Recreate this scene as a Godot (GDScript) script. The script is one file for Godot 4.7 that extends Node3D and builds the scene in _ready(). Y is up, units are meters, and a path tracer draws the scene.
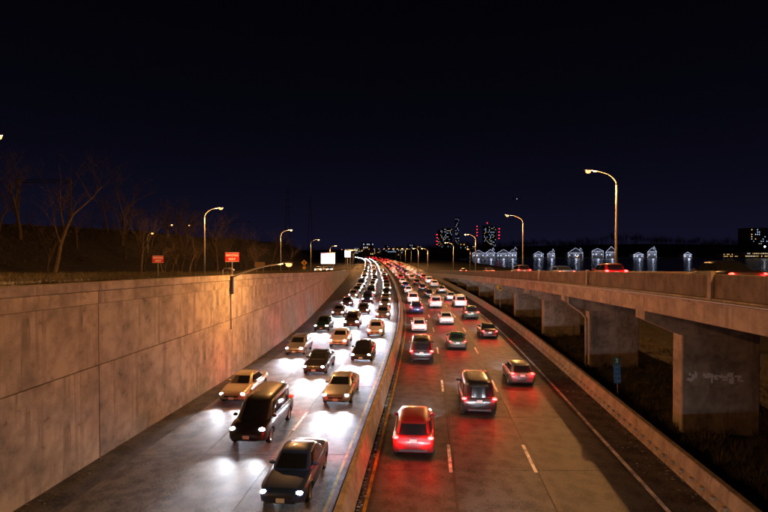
extends Node3D
# A sunken motorway at night seen from an overpass. d = metres ahead of the camera, s = metres to the right of the median.

var rng := RandomNumberGenerator.new()
var M := {}
var used := {}
const SODIUM := Color(1.0, 0.69, 0.40)

# ---------------------------------------------------------------- plan of the place
var KX := [[-80, -9.8], [-40, -6.4], [0, -3.0], [22.9, -1.0], [43, 0.7], [62, 1.95], [85, 2.75], [109, 3.0], [150, 2.75], [200, 1.7], [280, -0.6], [370, -4.2], [450, -9.5], [535, -19.0], [640, -36.0], [800, -72.0], [1000, -125.0]]
var KWS := [[-80, -11.9], [18, -11.9], [43, -11.6], [65, -12.3], [89, -13.3], [130, -14.3], [185, -15.0], [230, -15.2], [1000, -15.2]]
var KWT := [[-80, 9.3], [0, 8.55], [18, 8.07], [43, 7.3], [89, 5.4], [185, 1.8], [225, 0.25], [1000, 0.2]]
var KRE := [[-80, 9.6], [0, 8.15], [16, 7.65], [26, 7.32], [110, 3.85], [185, 0.75], [208, 0.02], [1000, 0.02]]

func lerp_table(k: Array, d: float) -> float:
	var n := k.size()
	if d <= k[0][0]:
		return k[0][1]
	if d >= k[n - 1][0]:
		return k[n - 1][1]
	var i := 0
	while d > k[i + 1][0]:
		i += 1
	var t: float = (d - k[i][0]) / (k[i + 1][0] - k[i][0])
	return lerpf(k[i][1], k[i + 1][1], t)

func slope_at(k: Array, i: int) -> float:
	var a = k[maxi(i - 1, 0)]
	var b = k[mini(i + 1, k.size() - 1)]
	return (b[1] - a[1]) / float(b[0] - a[0])

func smooth_table(k: Array, d: float) -> float:
	var n := k.size()
	if d <= k[0][0] or d >= k[n - 1][0]:
		return lerp_table(k, d)
	var i := 0
	while d > k[i + 1][0]:
		i += 1
	var w: float = k[i + 1][0] - k[i][0]
	var t: float = (d - k[i][0]) / w
	var m0 := slope_at(k, i) * w
	var m1 := slope_at(k, i + 1) * w
	var t2 := t * t
	var t3 := t2 * t
	return (2 * t3 - 3 * t2 + 1) * k[i][1] + (t3 - 2 * t2 + t) * m0 + (-2 * t3 + 3 * t2) * k[i + 1][1] + (t3 - t2) * m1

func xm(d: float) -> float:
	return smooth_table(KX, d)
func wall_s(d: float) -> float:
	return smooth_table(KWS, d)
func wall_top(d: float) -> float:
	return smooth_table(KWT, d)
func ramp_e(d: float) -> float:
	return smooth_table(KRE, d)
func at(s: float, d: float, y: float = 0.0) -> Vector3:
	return Vector3(xm(d) + s, y, -d)
func ahead(d: float) -> Vector3:
	return (at(0, d + 1.0) - at(0, d - 1.0)).normalized()

# ---------------------------------------------------------------- helpers
func numbered(called: String) -> String:
	if not used.has(called):
		used[called] = 0
		return called
	used[called] += 1
	return "%s_%03d" % [called, used[called]]

func tag(o: Node3D, label: String, category: String, group := "") -> Node3D:
	o.set_meta("label", label)
	o.set_meta("category", category)
	if group:
		o.set_meta("group", group)
	return o

func thing(called: String, label: String, category: String, where := Vector3.ZERO, turn := 0.0, group := "") -> Node3D:
	var o := Node3D.new()
	o.name = numbered(called)
	add_child(o)
	o.position = where
	o.rotation.y = turn
	return tag(o, label, category, group)

func structure(called: String) -> Node3D:
	var o := Node3D.new()
	o.name = called
	add_child(o)
	o.set_meta("kind", "structure")
	return o

func part(called: String, mesh: Mesh, mat: Material, parent: Node3D, where := Vector3.ZERO) -> MeshInstance3D:
	var o := MeshInstance3D.new()
	o.name = called
	o.mesh = mesh
	o.material_override = mat
	o.position = where
	parent.add_child(o, true)
	return o

func setting(called: String, mesh: Mesh, mat: Material) -> MeshInstance3D:
	var o := part(called, mesh, mat, self)
	o.set_meta("kind", "structure")
	return o

func st_new(flat := true) -> SurfaceTool:
	var st := SurfaceTool.new()
	st.begin(Mesh.PRIMITIVE_TRIANGLES)
	if flat:
		st.set_smooth_group(-1)
	return st

func done(st: SurfaceTool) -> ArrayMesh:
	st.generate_normals()
	return st.commit()

func tri(st: SurfaceTool, a: Vector3, b: Vector3, c: Vector3, ua := Vector2.ZERO, ub := Vector2.ZERO, uc := Vector2.ZERO) -> void:
	st.set_uv(ua); st.add_vertex(a)
	st.set_uv(ub); st.add_vertex(b)
	st.set_uv(uc); st.add_vertex(c)

# corners run clockwise as seen from the front
func quad(st: SurfaceTool, a: Vector3, b: Vector3, c: Vector3, e: Vector3, ua := Vector2.ZERO, ub := Vector2.ZERO, uc := Vector2.ZERO, ue := Vector2.ZERO) -> void:
	tri(st, a, b, c, ua, ub, uc)
	tri(st, a, c, e, ua, uc, ue)

func add_box(st: SurfaceTool, c: Vector3, size: Vector3, basis := Basis.IDENTITY) -> void:
	var h := size * 0.5
	var p := []
	for i in 8:
		p.append(c + basis * Vector3(h.x if i & 1 else -h.x, h.y if i & 2 else -h.y, h.z if i & 4 else -h.z))
	for f in [[4, 6, 7, 5], [1, 3, 2, 0], [5, 7, 3, 1], [0, 2, 6, 4], [6, 2, 3, 7], [0, 4, 5, 1]]:
		quad(st, p[f[0]], p[f[1]], p[f[2]], p[f[3]], Vector2(0, 0), Vector2(0, 1), Vector2(1, 1), Vector2(1, 0))

func box_mesh(size: Vector3, c := Vector3.ZERO, basis := Basis.IDENTITY) -> ArrayMesh:
	var st := st_new()
	add_box(st, c, size, basis)
	return done(st)

# box with chamfered edges
func bevel_box(size: Vector3, b: float, c := Vector3.ZERO) -> ArrayMesh:
	var st := st_new()
	var h := size * 0.5
	var pts := PackedVector3Array()
	for sx in [-1, 1]:
		for sy in [-1, 1]:
			for sz in [-1, 1]:
				pts.append(Vector3(sx * h.x, sy * (h.y - b), sz * (h.z - b)))
				pts.append(Vector3(sx * (h.x - b), sy * h.y, sz * (h.z - b)))
				pts.append(Vector3(sx * (h.x - b), sy * (h.y - b), sz * h.z))
	var id := func(sx, sy, sz, k): return c + pts[((sx * 2 + sy) * 2 + sz) * 3 + k]
	for q in 2:
		var a = [id.call(q, 0, 0, 0), id.call(q, 1, 0, 0), id.call(q, 1, 1, 0), id.call(q, 0, 1, 0)]
		out_quad(st, a, c)
		a = [id.call(0, q, 0, 1), id.call(1, q, 0, 1), id.call(1, q, 1, 1), id.call(0, q, 1, 1)]
		out_quad(st, a, c)
		a = [id.call(0, 0, q, 2), id.call(1, 0, q, 2), id.call(1, 1, q, 2), id.call(0, 1, q, 2)]
		out_quad(st, a, c)
		for r in 2:
			out_quad(st, [id.call(q, r, 0, 0), id.call(q, r, 1, 0), id.call(q, r, 1, 1), id.call(q, r, 0, 1)], c)
			out_quad(st, [id.call(q, 0, r, 0), id.call(q, 1, r, 0), id.call(q, 1, r, 2), id.call(q, 0, r, 2)], c)
			out_quad(st, [id.call(0, q, r, 1), id.call(1, q, r, 1), id.call(1, q, r, 2), id.call(0, q, r, 2)], c)
			for v in 2:
				out_tri(st, id.call(q, r, v, 0), id.call(q, r, v, 1), id.call(q, r, v, 2), c)
	return done(st)

func out_tri(st: SurfaceTool, a: Vector3, b: Vector3, e: Vector3, c: Vector3) -> void:
	if (b - a).cross(e - a).dot((a + b + e) / 3.0 - c) > 0:
		tri(st, a, e, b)
	else:
		tri(st, a, b, e)

func out_quad(st: SurfaceTool, a: Array, c: Vector3) -> void:
	out_tri(st, a[0], a[1], a[2], c)
	out_tri(st, a[0], a[2], a[3], c)

func add_tube(st: SurfaceTool, pts: Array, radii: Array, sides: int, caps := true) -> void:
	var rings := []
	for i in pts.size():
		var dir: Vector3
		if i == 0:
			dir = pts[1] - pts[0]
		elif i == pts.size() - 1:
			dir = pts[i] - pts[i - 1]
		else:
			dir = pts[i + 1] - pts[i - 1]
		dir = dir.normalized()
		var u := dir.cross(Vector3(0.13, 0.21, 0.97) if absf(dir.z) < 0.9 else Vector3(0.97, 0.2, 0.1)).normalized()
		var v := dir.cross(u)
		var ring := []
		for k in sides:
			var a := TAU * k / sides
			ring.append(pts[i] + (u * cos(a) + v * sin(a)) * radii[i])
		rings.append(ring)
	for i in pts.size() - 1:
		for k in sides:
			var k2 := (k + 1) % sides
			quad(st, rings[i][k], rings[i][k2], rings[i + 1][k2], rings[i + 1][k])
	if caps:
		for e in [0, pts.size() - 1]:
			for k in sides:
				var k2 := (k + 1) % sides
				if e == 0:
					tri(st, pts[e], rings[e][k2], rings[e][k])
				else:
					tri(st, pts[e], rings[e][k], rings[e][k2])

func tube_mesh(pts: Array, radii: Array, sides := 8, flat := false) -> ArrayMesh:
	var st := st_new(flat)
	add_tube(st, pts, radii, sides)
	return done(st)

# a closed profile (s, y), listed clockwise as seen looking ahead, swept along the road; fs and fy shift it sideways and up
func sweep(prof: Array, d0: float, d1: float, n: int, fs: Callable, fy: Callable, uvs := 0.125) -> ArrayMesh:
	var st := st_new()
	var m := prof.size()
	var rows := []
	for i in n + 1:
		var d := lerpf(d0, d1, float(i) / n)
		var row := []
		var so: float = fs.call(d)
		var yo: float = fy.call(d)
		for p in prof:
			row.append(at(so + p.x, d, yo + p.y))
		rows.append([d, row])
	var run := [0.0]
	for j in m:
		run.append(run[j] + (prof[(j + 1) % m] - prof[j]).length())
	for i in n:
		for j in m:
			var j2 := (j + 1) % m
			var u0 = rows[i][0] * uvs
			var u1 = rows[i + 1][0] * uvs
			quad(st, rows[i][1][j], rows[i][1][j2], rows[i + 1][1][j2], rows[i + 1][1][j], Vector2(u0, run[j] * uvs), Vector2(u0, run[j + 1] * uvs), Vector2(u1, run[j + 1] * uvs), Vector2(u1, run[j] * uvs))
	var flat := PackedVector2Array()
	for p in prof:
		flat.append(p)
	var idx := Geometry2D.triangulate_polygon(flat)
	for e in [0, n]:
		for k in range(0, idx.size(), 3):
			var a = rows[e][1][idx[k]]
			var b = rows[e][1][idx[k + 1]]
			var c = rows[e][1][idx[k + 2]]
			var ua := Vector2(prof[idx[k]].x, prof[idx[k]].y) * uvs
			var ub := Vector2(prof[idx[k + 1]].x, prof[idx[k + 1]].y) * uvs
			var uc := Vector2(prof[idx[k + 2]].x, prof[idx[k + 2]].y) * uvs
			tri(st, a, b, c, ua, ub, uc)
	return done(st)

# a flat strip between two offsets
func strip(s0: Callable, s1: Callable, d0: float, d1: float, step: float, y0: Callable, y1: Callable) -> ArrayMesh:
	var st := st_new(false)
	var n := maxi(1, int(ceil((d1 - d0) / step)))
	for i in n:
		var a := lerpf(d0, d1, float(i) / n)
		var b := lerpf(d0, d1, float(i + 1) / n)
		var p0 := at(s0.call(a), a, y0.call(a))
		var p1 := at(s1.call(a), a, y1.call(a))
		var p2 := at(s1.call(b), b, y1.call(b))
		var p3 := at(s0.call(b), b, y0.call(b))
		quad(st, p0, p3, p2, p1, Vector2(p0.x, p0.z), Vector2(p3.x, p3.z), Vector2(p2.x, p2.z), Vector2(p1.x, p1.z))
	return done(st)

func k(v: float) -> Callable:
	return func(_d): return v

# ---------------------------------------------------------------- textures and materials
func noise_bytes(seed_: int, freq: float, w: int, h: int, octaves := 4) -> PackedByteArray:
	var n := FastNoiseLite.new()
	n.seed = seed_
	n.noise_type = FastNoiseLite.TYPE_SIMPLEX_SMOOTH
	n.frequency = freq
	n.fractal_octaves = octaves
	var im := n.get_seamless_image(w, h, false, false, 0.12, true)
	im.convert(Image.FORMAT_L8)
	return im.get_data()

func grow(b: PackedByteArray, w: int, h: int, W: int, H: int) -> PackedByteArray:
	var im := Image.create_from_data(w, h, false, Image.FORMAT_L8, b)
	im.resize(W, H, Image.INTERPOLATE_CUBIC)
	return im.get_data()

func to_tex(data: PackedByteArray, size: int, fmt: int) -> ImageTexture:
	var im := Image.create_from_data(size, size, false, fmt, data)
	im.generate_mipmaps()
	return ImageTexture.create_from_image(im)

# cast concrete: mottling, vertical run-off stains, pits, board marks
func concrete_tex(seed_: int, streaks: float, tint: Color) -> Array:
	var N := 512
	var low := noise_bytes(seed_, 0.006, N, N, 5)
	var mid := noise_bytes(seed_ + 1, 0.022, N, N, 5)
	var fine := noise_bytes(seed_ + 2, 0.22, N, N, 2)
	var runs := grow(noise_bytes(seed_ + 3, 0.02, N, 24, 4), N, 24, N, N)
	var runs2 := grow(noise_bytes(seed_ + 5, 0.07, N, 40, 3), N, 40, N, N)
	var col := PackedByteArray()
	col.resize(N * N * 3)
	var hgt := PackedByteArray()
	hgt.resize(N * N)
	for i in N * N:
		var l := low[i] / 255.0
		var m := mid[i] / 255.0
		var f := fine[i] / 255.0
		var v := 0.9 + (l - 0.5) * 0.36 + (m - 0.5) * 0.22 + (f - 0.5) * 0.14
		var stain := clampf((runs[i] / 255.0 - 0.56) * 4.0, 0, 1) * clampf((l - 0.33) * 3.2, 0, 1) * (0.45 + 0.55 * m)
		var stain2 := clampf((runs2[i] / 255.0 - 0.62) * 5.0, 0, 1) * clampf((m - 0.42) * 4.0, 0, 1)
		var pit := clampf((0.2 - m) * 8.0, 0, 1)
		v *= 1.0 - streaks * (0.34 * stain + 0.34 * stain2 * (0.3 + 0.7 * stain)) - 0.15 * pit
		v = clampf(v, 0.08, 1.0)
		col[i * 3] = int(255 * clampf(v * tint.r, 0, 1))
		col[i * 3 + 1] = int(255 * clampf(v * tint.g, 0, 1))
		col[i * 3 + 2] = int(255 * clampf(v * tint.b, 0, 1))
		hgt[i] = int(clampf(128 + (m - 0.5) * 110 + (f - 0.5) * 70 - pit * 90, 0, 255))
	return [to_tex(col, N, Image.FORMAT_RGB8), to_tex(hgt, N, Image.FORMAT_L8)]

func pavement_tex(seed_: int, contrast: float) -> Array:
	var N := 512
	var low := noise_bytes(seed_, 0.007, N, N, 3)
	var mid := noise_bytes(seed_ + 1, 0.05, N, N, 4)
	var r := RandomNumberGenerator.new()
	r.seed = seed_
	var col := PackedByteArray()
	col.resize(N * N * 3)
	var hgt := PackedByteArray()
	hgt.resize(N * N)
	for i in N * N:
		var g := r.randf()
		var v := 0.86 + contrast * ((low[i] / 255.0 - 0.5) * 0.55 + (mid[i] / 255.0 - 0.5) * 0.4) + (g - 0.5) * 0.3
		if g > 0.985:
			v += 0.25
		if mid[i] < 70:
			v -= 0.1
		v = clampf(v, 0.1, 1)
		col[i * 3] = int(255 * v)
		col[i * 3 + 1] = int(255 * v * 0.985)
		col[i * 3 + 2] = int(255 * v * 0.965)
		hgt[i] = int(clampf(120 + g * 90 + (mid[i] - 128) * 0.3, 0, 255))
	return [to_tex(col, N, Image.FORMAT_RGB8), to_tex(hgt, N, Image.FORMAT_L8)]

func lin(r: float, g: float, b: float) -> Color:
	return Color(r, g, b).linear_to_srgb()

func mat(name_: String, c: Color, rough := 0.8, metal := 0.0) -> StandardMaterial3D:
	var m := StandardMaterial3D.new()
	m.resource_name = name_
	m.albedo_color = c
	m.roughness = rough
	m.metallic = metal
	M[name_] = m
	return m

func tri_mat(name_: String, c: Color, tex: Array, scale_: float, rough := 0.85, relief := 0.0, offset := Vector3.ZERO) -> StandardMaterial3D:
	var m := mat(name_, c, rough)
	m.albedo_texture = tex[0]
	m.uv1_triplanar = true
	m.uv1_world_triplanar = true
	m.uv1_scale = Vector3.ONE * scale_
	m.uv1_offset = offset
	if relief > 0:
		m.heightmap_enabled = true
		m.heightmap_texture = tex[1]
		m.heightmap_scale = relief
	return m

func glow(name_: String, c: Color, power: float) -> StandardMaterial3D:
	var m := mat(name_, Color(0.9, 0.9, 0.9), 0.3)
	m.emission_enabled = true
	m.emission = c
	m.emission_energy_multiplier = power
	return m

func make_materials() -> void:
	var conc := concrete_tex(11, 1.0, Color(1.0, 0.945, 0.86))
	var conc2 := concrete_tex(57, 0.8, Color(1.0, 0.955, 0.89))
	var pave := pavement_tex(5, 1.0)
	var pave2 := pavement_tex(91, 1.3)
	for i in 4:
		var b: float = [0.40, 0.37, 0.42, 0.385][i]
		var m := mat("wall_concrete_%d" % i, lin(b, b * 0.97, b * 0.93), 0.9)
		m.albedo_texture = (conc if i % 2 == 0 else conc2)[0]
		m.uv1_offset = Vector3(i * 0.37, i * 0.21, 0)
		m.heightmap_enabled = true
		m.heightmap_texture = (conc if i % 2 == 0 else conc2)[1]
		m.heightmap_scale = 0.6
		tri_mat("slab_concrete_%d" % i, lin([0.20, 0.17, 0.225, 0.185][i], [0.19, 0.162, 0.212, 0.175][i], [0.178, 0.152, 0.2, 0.164][i]), pave, 0.29, 0.62, 0.25, Vector3(i * 0.3, 0, i * 0.17))
		tri_mat("slab_asphalt_%d" % i, lin([0.078, 0.07, 0.084, 0.074][i], [0.077, 0.069, 0.083, 0.073][i], [0.077, 0.069, 0.083, 0.073][i]), pave2, 0.27, 0.6, 0.25, Vector3(i * 0.23, 0, i * 0.31))
	tri_mat("asphalt", lin(0.085, 0.08, 0.076), pave2, 0.31, 0.75, 0.25)
	tri_mat("shoulder", lin(0.085, 0.078, 0.07), pave2, 0.21, 0.85, 0.3)
	tri_mat("bridge_concrete", lin(0.46, 0.43, 0.4), conc2, 0.14, 0.9, 0.5)
	tri_mat("parapet_concrete", lin(0.2, 0.178, 0.15), conc, 0.21, 0.9, 0.5)
	tri_mat("pier_concrete", lin(0.42, 0.4, 0.375), conc2, 0.17, 0.9, 0.5, Vector3(0.4, 0.2, 0.1))
	tri_mat("barrier_concrete", lin(0.4, 0.375, 0.34), conc, 0.33, 0.85, 0.5, Vector3(0.1, 0.35, 0.2))
	tri_mat("soil", lin(0.03, 0.025, 0.018), pave2, 0.12, 0.95, 0.5)
	tri_mat("verge", lin(0.075, 0.07, 0.038), pave2, 0.18, 0.95, 0.5)
	mat("joint_dark", lin(0.02, 0.019, 0.018), 0.9)
	mat("joint_pale", lin(0.34, 0.33, 0.31), 0.85)
	tri_mat("paint_white", lin(0.95, 0.94, 0.92), pave, 0.37, 0.55)
	tri_mat("paint_yellow", lin(0.62, 0.36, 0.03), pave, 0.37, 0.55)
	tri_mat("tar", lin(0.018, 0.017, 0.016), pave, 0.9, 0.5)
	mat("galvanised", lin(0.24, 0.235, 0.22), 0.55, 0.4)
	mat("steel_dark", lin(0.06, 0.055, 0.05), 0.6, 0.5)
	mat("housing", lin(0.3, 0.3, 0.3), 0.5, 0.3)
	tri_mat("bark", lin(0.13, 0.105, 0.08), conc, 0.8, 0.95, 0.3)
	mat("brush", lin(0.085, 0.07, 0.04), 0.95)
	mat("sign_red", lin(0.55, 0.02, 0.025), 0.4)
	mat("sign_white", lin(0.8, 0.8, 0.8), 0.4)
	mat("sign_yellow", lin(0.75, 0.42, 0.02), 0.4)
	mat("sign_brown", lin(0.32, 0.2, 0.1), 0.6)
	mat("sign_black", lin(0.015, 0.015, 0.015), 0.5)
	mat("sign_blue", lin(0.03, 0.16, 0.33), 0.4)
	mat("sign_green", lin(0.01, 0.13, 0.09), 0.4)
	mat("gravel", lin(0.2, 0.185, 0.16), 0.95)
	mat("tyre", lin(0.018, 0.018, 0.018), 0.85)
	mat("rim", lin(0.4, 0.41, 0.42), 0.35, 0.8)
	mat("trim", lin(0.02, 0.02, 0.022), 0.5)
	mat("plate", lin(0.7, 0.7, 0.68), 0.5)
	var gl := mat("car_glass", lin(0.012, 0.014, 0.016), 0.06)
	gl.metallic_specular = 0.6
	var paints := {"silver": [0.42, 0.43, 0.44, 0.6], "white": [0.72, 0.72, 0.7, 0.0], "black": [0.012, 0.012, 0.014, 0.0], "dark blue": [0.02, 0.045, 0.14, 0.2], "red": [0.3, 0.016, 0.018, 0.1], "grey": [0.13, 0.135, 0.14, 0.5], "beige": [0.4, 0.34, 0.25, 0.3], "green": [0.02, 0.075, 0.05, 0.2]}
	for c in paints:
		var p = paints[c]
		var m := mat("paint " + c, lin(p[0], p[1], p[2]), 0.38, p[3])
		m.clearcoat_enabled = true
		m.clearcoat = 0.8
		m.clearcoat_roughness = 0.08
	glow("headlamp", Color(0.93, 0.96, 1.0), 70.0)
	glow("far_headlamp", Color(0.93, 0.96, 1.0), 160.0)
	glow("taillamp", Color(1.0, 0.06, 0.07), 9.0)
	glow("far_taillamp", Color(1.0, 0.06, 0.07), 26.0)
	glow("sodium_lens", SODIUM, 2.1)
	glow("far_sodium_lens", SODIUM, 9.0)
	glow("white_bulb", Color(0.82, 0.86, 1.0), 4.5)
	glow("far_white", Color(0.9, 0.94, 1.0), 14.0)
	glow("red_beacon", Color(1.0, 0.08, 0.1), 60.0)
	glow("lit_screen", Color(0.95, 0.97, 1.0), 1.6)
	glow("lit_blue", Color(0.1, 0.35, 0.9), 1.2)
	glow("warm_window", Color(1.0, 0.8, 0.5), 1.6)
	glow("cool_window", Color(0.75, 0.85, 1.0), 1.4)
	mat("far_wall", lin(0.22, 0.2, 0.18), 0.9)
	mat("far_roof", lin(0.06, 0.055, 0.055), 0.9)
	var w := mat("water", lin(0.006, 0.008, 0.011), 0.16)
	w.metallic_specular = 0.6
	var nn := FastNoiseLite.new()
	nn.seed = 8
	nn.frequency = 0.05
	var nt := NoiseTexture2D.new()
	nt.width = 256
	nt.height = 256
	nt.seamless = true
	nt.as_normal_map = true
	nt.bump_strength = 3.0
	nt.noise = nn
	w.normal_enabled = true
	w.normal_texture = nt
	w.normal_scale = 0.9
	w.uv1_triplanar = true
	w.uv1_world_triplanar = true
	w.uv1_scale = Vector3(0.05, 0.05, 0.05)

# ---------------------------------------------------------------- the setting
func ground_y(s: float, d: float) -> float:
	var ws := wall_s(d)
	if s <= ws - 0.3:
		var g := wall_top(d) - 0.35
		var far := smoothstep(0.0, 1.0, clampf((-s - 50.0) / 26.0, 0, 1)) * (1.0 - smoothstep(420.0, 650.0, d))
		g = lerpf(g, 14.4 + sin(d * 0.05) * 0.25, far)
		if s < -100:
			g -= minf((-s - 100.0) * 0.06, 8.0)
		if d > 300:
			g += 6.0 * smoothstep(500, 900, d) * clampf((-s - 25) / 60.0, 0, 1)
		return g
	if s < 13.5:
		return -0.12
	var right := -0.1 + 0.18 * sin(d * 0.31) * sin(s * 0.5)
	if s > 70.0 and d < 640:
		right = lerpf(right, -4.5, clampf((s - 70.0) / 20.0, 0, 1) * (1.0 - smoothstep(598.0, 606.0, d)))
	if d > 606:
		right = lerpf(right, 17.0 + 6.0 * sin(s * 0.013 + 1.0) + 3.0 * sin(s * 0.041), smoothstep(640.0, 900.0, d) * clampf((s - 110.0) / 120.0, 0, 1))
	return right

func make_ground() -> void:
	var ds := []
	var d := -60.0
	while d < 4000.0:
		ds.append(d)
		d += 4.0 if d < 120 else (10.0 if d < 760 else d * 0.12)
	var cols := [-3000.0, -900.0, -400.0, -220.0, -150.0, -120.0, -100.0, -92.0, -84.0, -76.0, -70.0, -64.0, -58.0, -52.0, -46.0, -38.0, -30.0, -24.0, -18.0]
	var right := [13.5, 15.0, 17.0, 19.0, 22.0, 26.0, 32.0, 40.0, 48.0, 60.0, 90.0, 110.0, 140.0, 180.0, 230.0, 300.0, 420.0, 600.0, 900.0, 3000.0]
	var st := st_new(false)
	var rows := []
	for dd in ds:
		var row := []
		var ws := wall_s(dd)
		for s in cols:
			row.append(at(s, dd, ground_y(s, dd)))
		row.append(at(ws - 0.32, dd, ground_y(ws - 0.32, dd)))
		row.append(at(ws - 0.30, dd, -0.12))
		row.append(at(13.4, dd, -0.12))
		for s in right:
			row.append(at(s, dd, ground_y(s, dd)))
		rows.append(row)
	for i in rows.size() - 1:
		for j in rows[0].size() - 1:
			quad(st, rows[i][j], rows[i + 1][j], rows[i + 1][j + 1], rows[i][j + 1])
	setting("ground", done(st), M.soil)
	# the road that runs behind the retaining wall
	setting("frontage_road", strip(func(e): return wall_s(e) - 2.2, func(e): return wall_s(e) - 10.5, -40, 230, 4.0, func(e): return wall_top(e) - 0.3, func(e): return wall_top(e) - 0.3), M.asphalt)
	# water
	var ws := st_new(false)
	quad(ws, Vector3(72, -1.5, -20), Vector3(72, -1.5, -606), Vector3(1500, -1.5, -606), Vector3(1500, -1.5, -20))
	setting("river", done(ws), M.water)

func slab_mesh(s0: float, s1: float, d0: float, d1: float) -> ArrayMesh:
	var st := st_new()
	var g := 0.012
	var n := 2
	var lo := -0.03
	for i in n:
		var a := lerpf(d0 + g, d1 - g, float(i) / n)
		var b := lerpf(d0 + g, d1 - g, float(i + 1) / n)
		quad(st, at(s0 + g, a), at(s0 + g, b), at(s1 - g, b), at(s1 - g, a))
		quad(st, at(s0 + g, a, lo), at(s0 + g, b, lo), at(s0 + g, b), at(s0 + g, a))
		quad(st, at(s1 - g, b, lo), at(s1 - g, a, lo), at(s1 - g, a), at(s1 - g, b))
	quad(st, at(s0 + g, d0 + g, lo), at(s0 + g, d0 + g), at(s1 - g, d0 + g), at(s1 - g, d0 + g, lo))
	quad(st, at(s1 - g, d1 - g, lo), at(s1 - g, d1 - g), at(s0 + g, d1 - g), at(s0 + g, d1 - g, lo))
	return done(st)

func make_roads() -> void:
	var kinds := ["slab_concrete", "slab_asphalt"]
	for side in 2:
		var road := structure(["road_left", "road_right"][side])
		var edges: Array = [[-10.25, -7.25, -4.0, -0.45], [0.45, 4.02, 7.6, 11.75]][side]
		var pitch: float = [5.85, 6.9][side]
		var d := -6.0
		var row := 0
		while d < 196.0:
			for j in 3:
				var m: Material = M["%s_%d" % [kinds[side], (row * 7 + j * 3 + (row * row) % 5) % 4]]
				part("slab", slab_mesh(edges[j], edges[j + 1], d, d + pitch), m, road)
			d += pitch
			row += 1
		var e0: float = edges[0]
		var e3: float = edges[3]
		part("joint_filler", strip(k(e0), k(e3), -6.0, d, 6.0, k(-0.014), k(-0.014)), M.joint_pale if side == 0 else M.joint_dark, road)
		part("distant_carriageway", strip(k(e0), k(e3), d, 900, 8.0, k(-0.002), k(-0.002)), M[kinds[side] + "_1"], road)
		# shoulders
		if side == 0:
			part("shoulder", strip(func(e): return wall_s(e) + 0.02, k(-10.25), -6, 900, 6.0, k(-0.006), k(-0.006)), M.shoulder, road)
		else:
			part("shoulder", strip(k(11.75), k(13.36), -6, 900, 6.0, k(-0.006), k(-0.006)), M.shoulder, road)
		# painted lines
		var dashes: Array = [[-7.25, -4.0], [3.95, 7.53]][side]
		for s in dashes:
			var q := 21.4 - 12.2 * 2 + (0.0 if side == 1 else 5.0)
			var nth := 0
			while q < 420:
				part("lane_dash", strip(k(s - 0.075), k(s + 0.075), q, q + 3.05, 1.6, k(0.004), k(0.004)), M.paint_white, road)
				q += 12.2
				nth += 1
			if side == 1:
				# crack sealant wandering beside the joint
				var w := FastNoiseLite.new()
				w.seed = int(s * 10)
				w.frequency = 0.06
				var sh: float = s + 0.17
				part("crack_sealant", strip(func(e): return sh - 0.05 + w.get_noise_1d(e) * 0.12, func(e): return sh + 0.04 + w.get_noise_1d(e) * 0.12 + w.get_noise_1d(e * 5.0 + 90.0) * 0.05, 4, 190, 0.8, k(0.003), k(0.003)), M.tar, road)
		if side == 0:
			part("yellow_line", strip(k(-0.79), k(-0.66), -6, 500, 3.0, k(0.004), k(0.004)), M.paint_yellow, road)
		else:
			part("yellow_line", strip(k(0.62), k(0.75), -6, 500, 3.0, k(0.004), k(0.004)), M.paint_yellow, road)
			part("edge_line", strip(k(11.5), k(11.68), -6, 500, 3.0, k(0.004), k(0.004)), M.paint_white, road)

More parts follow.
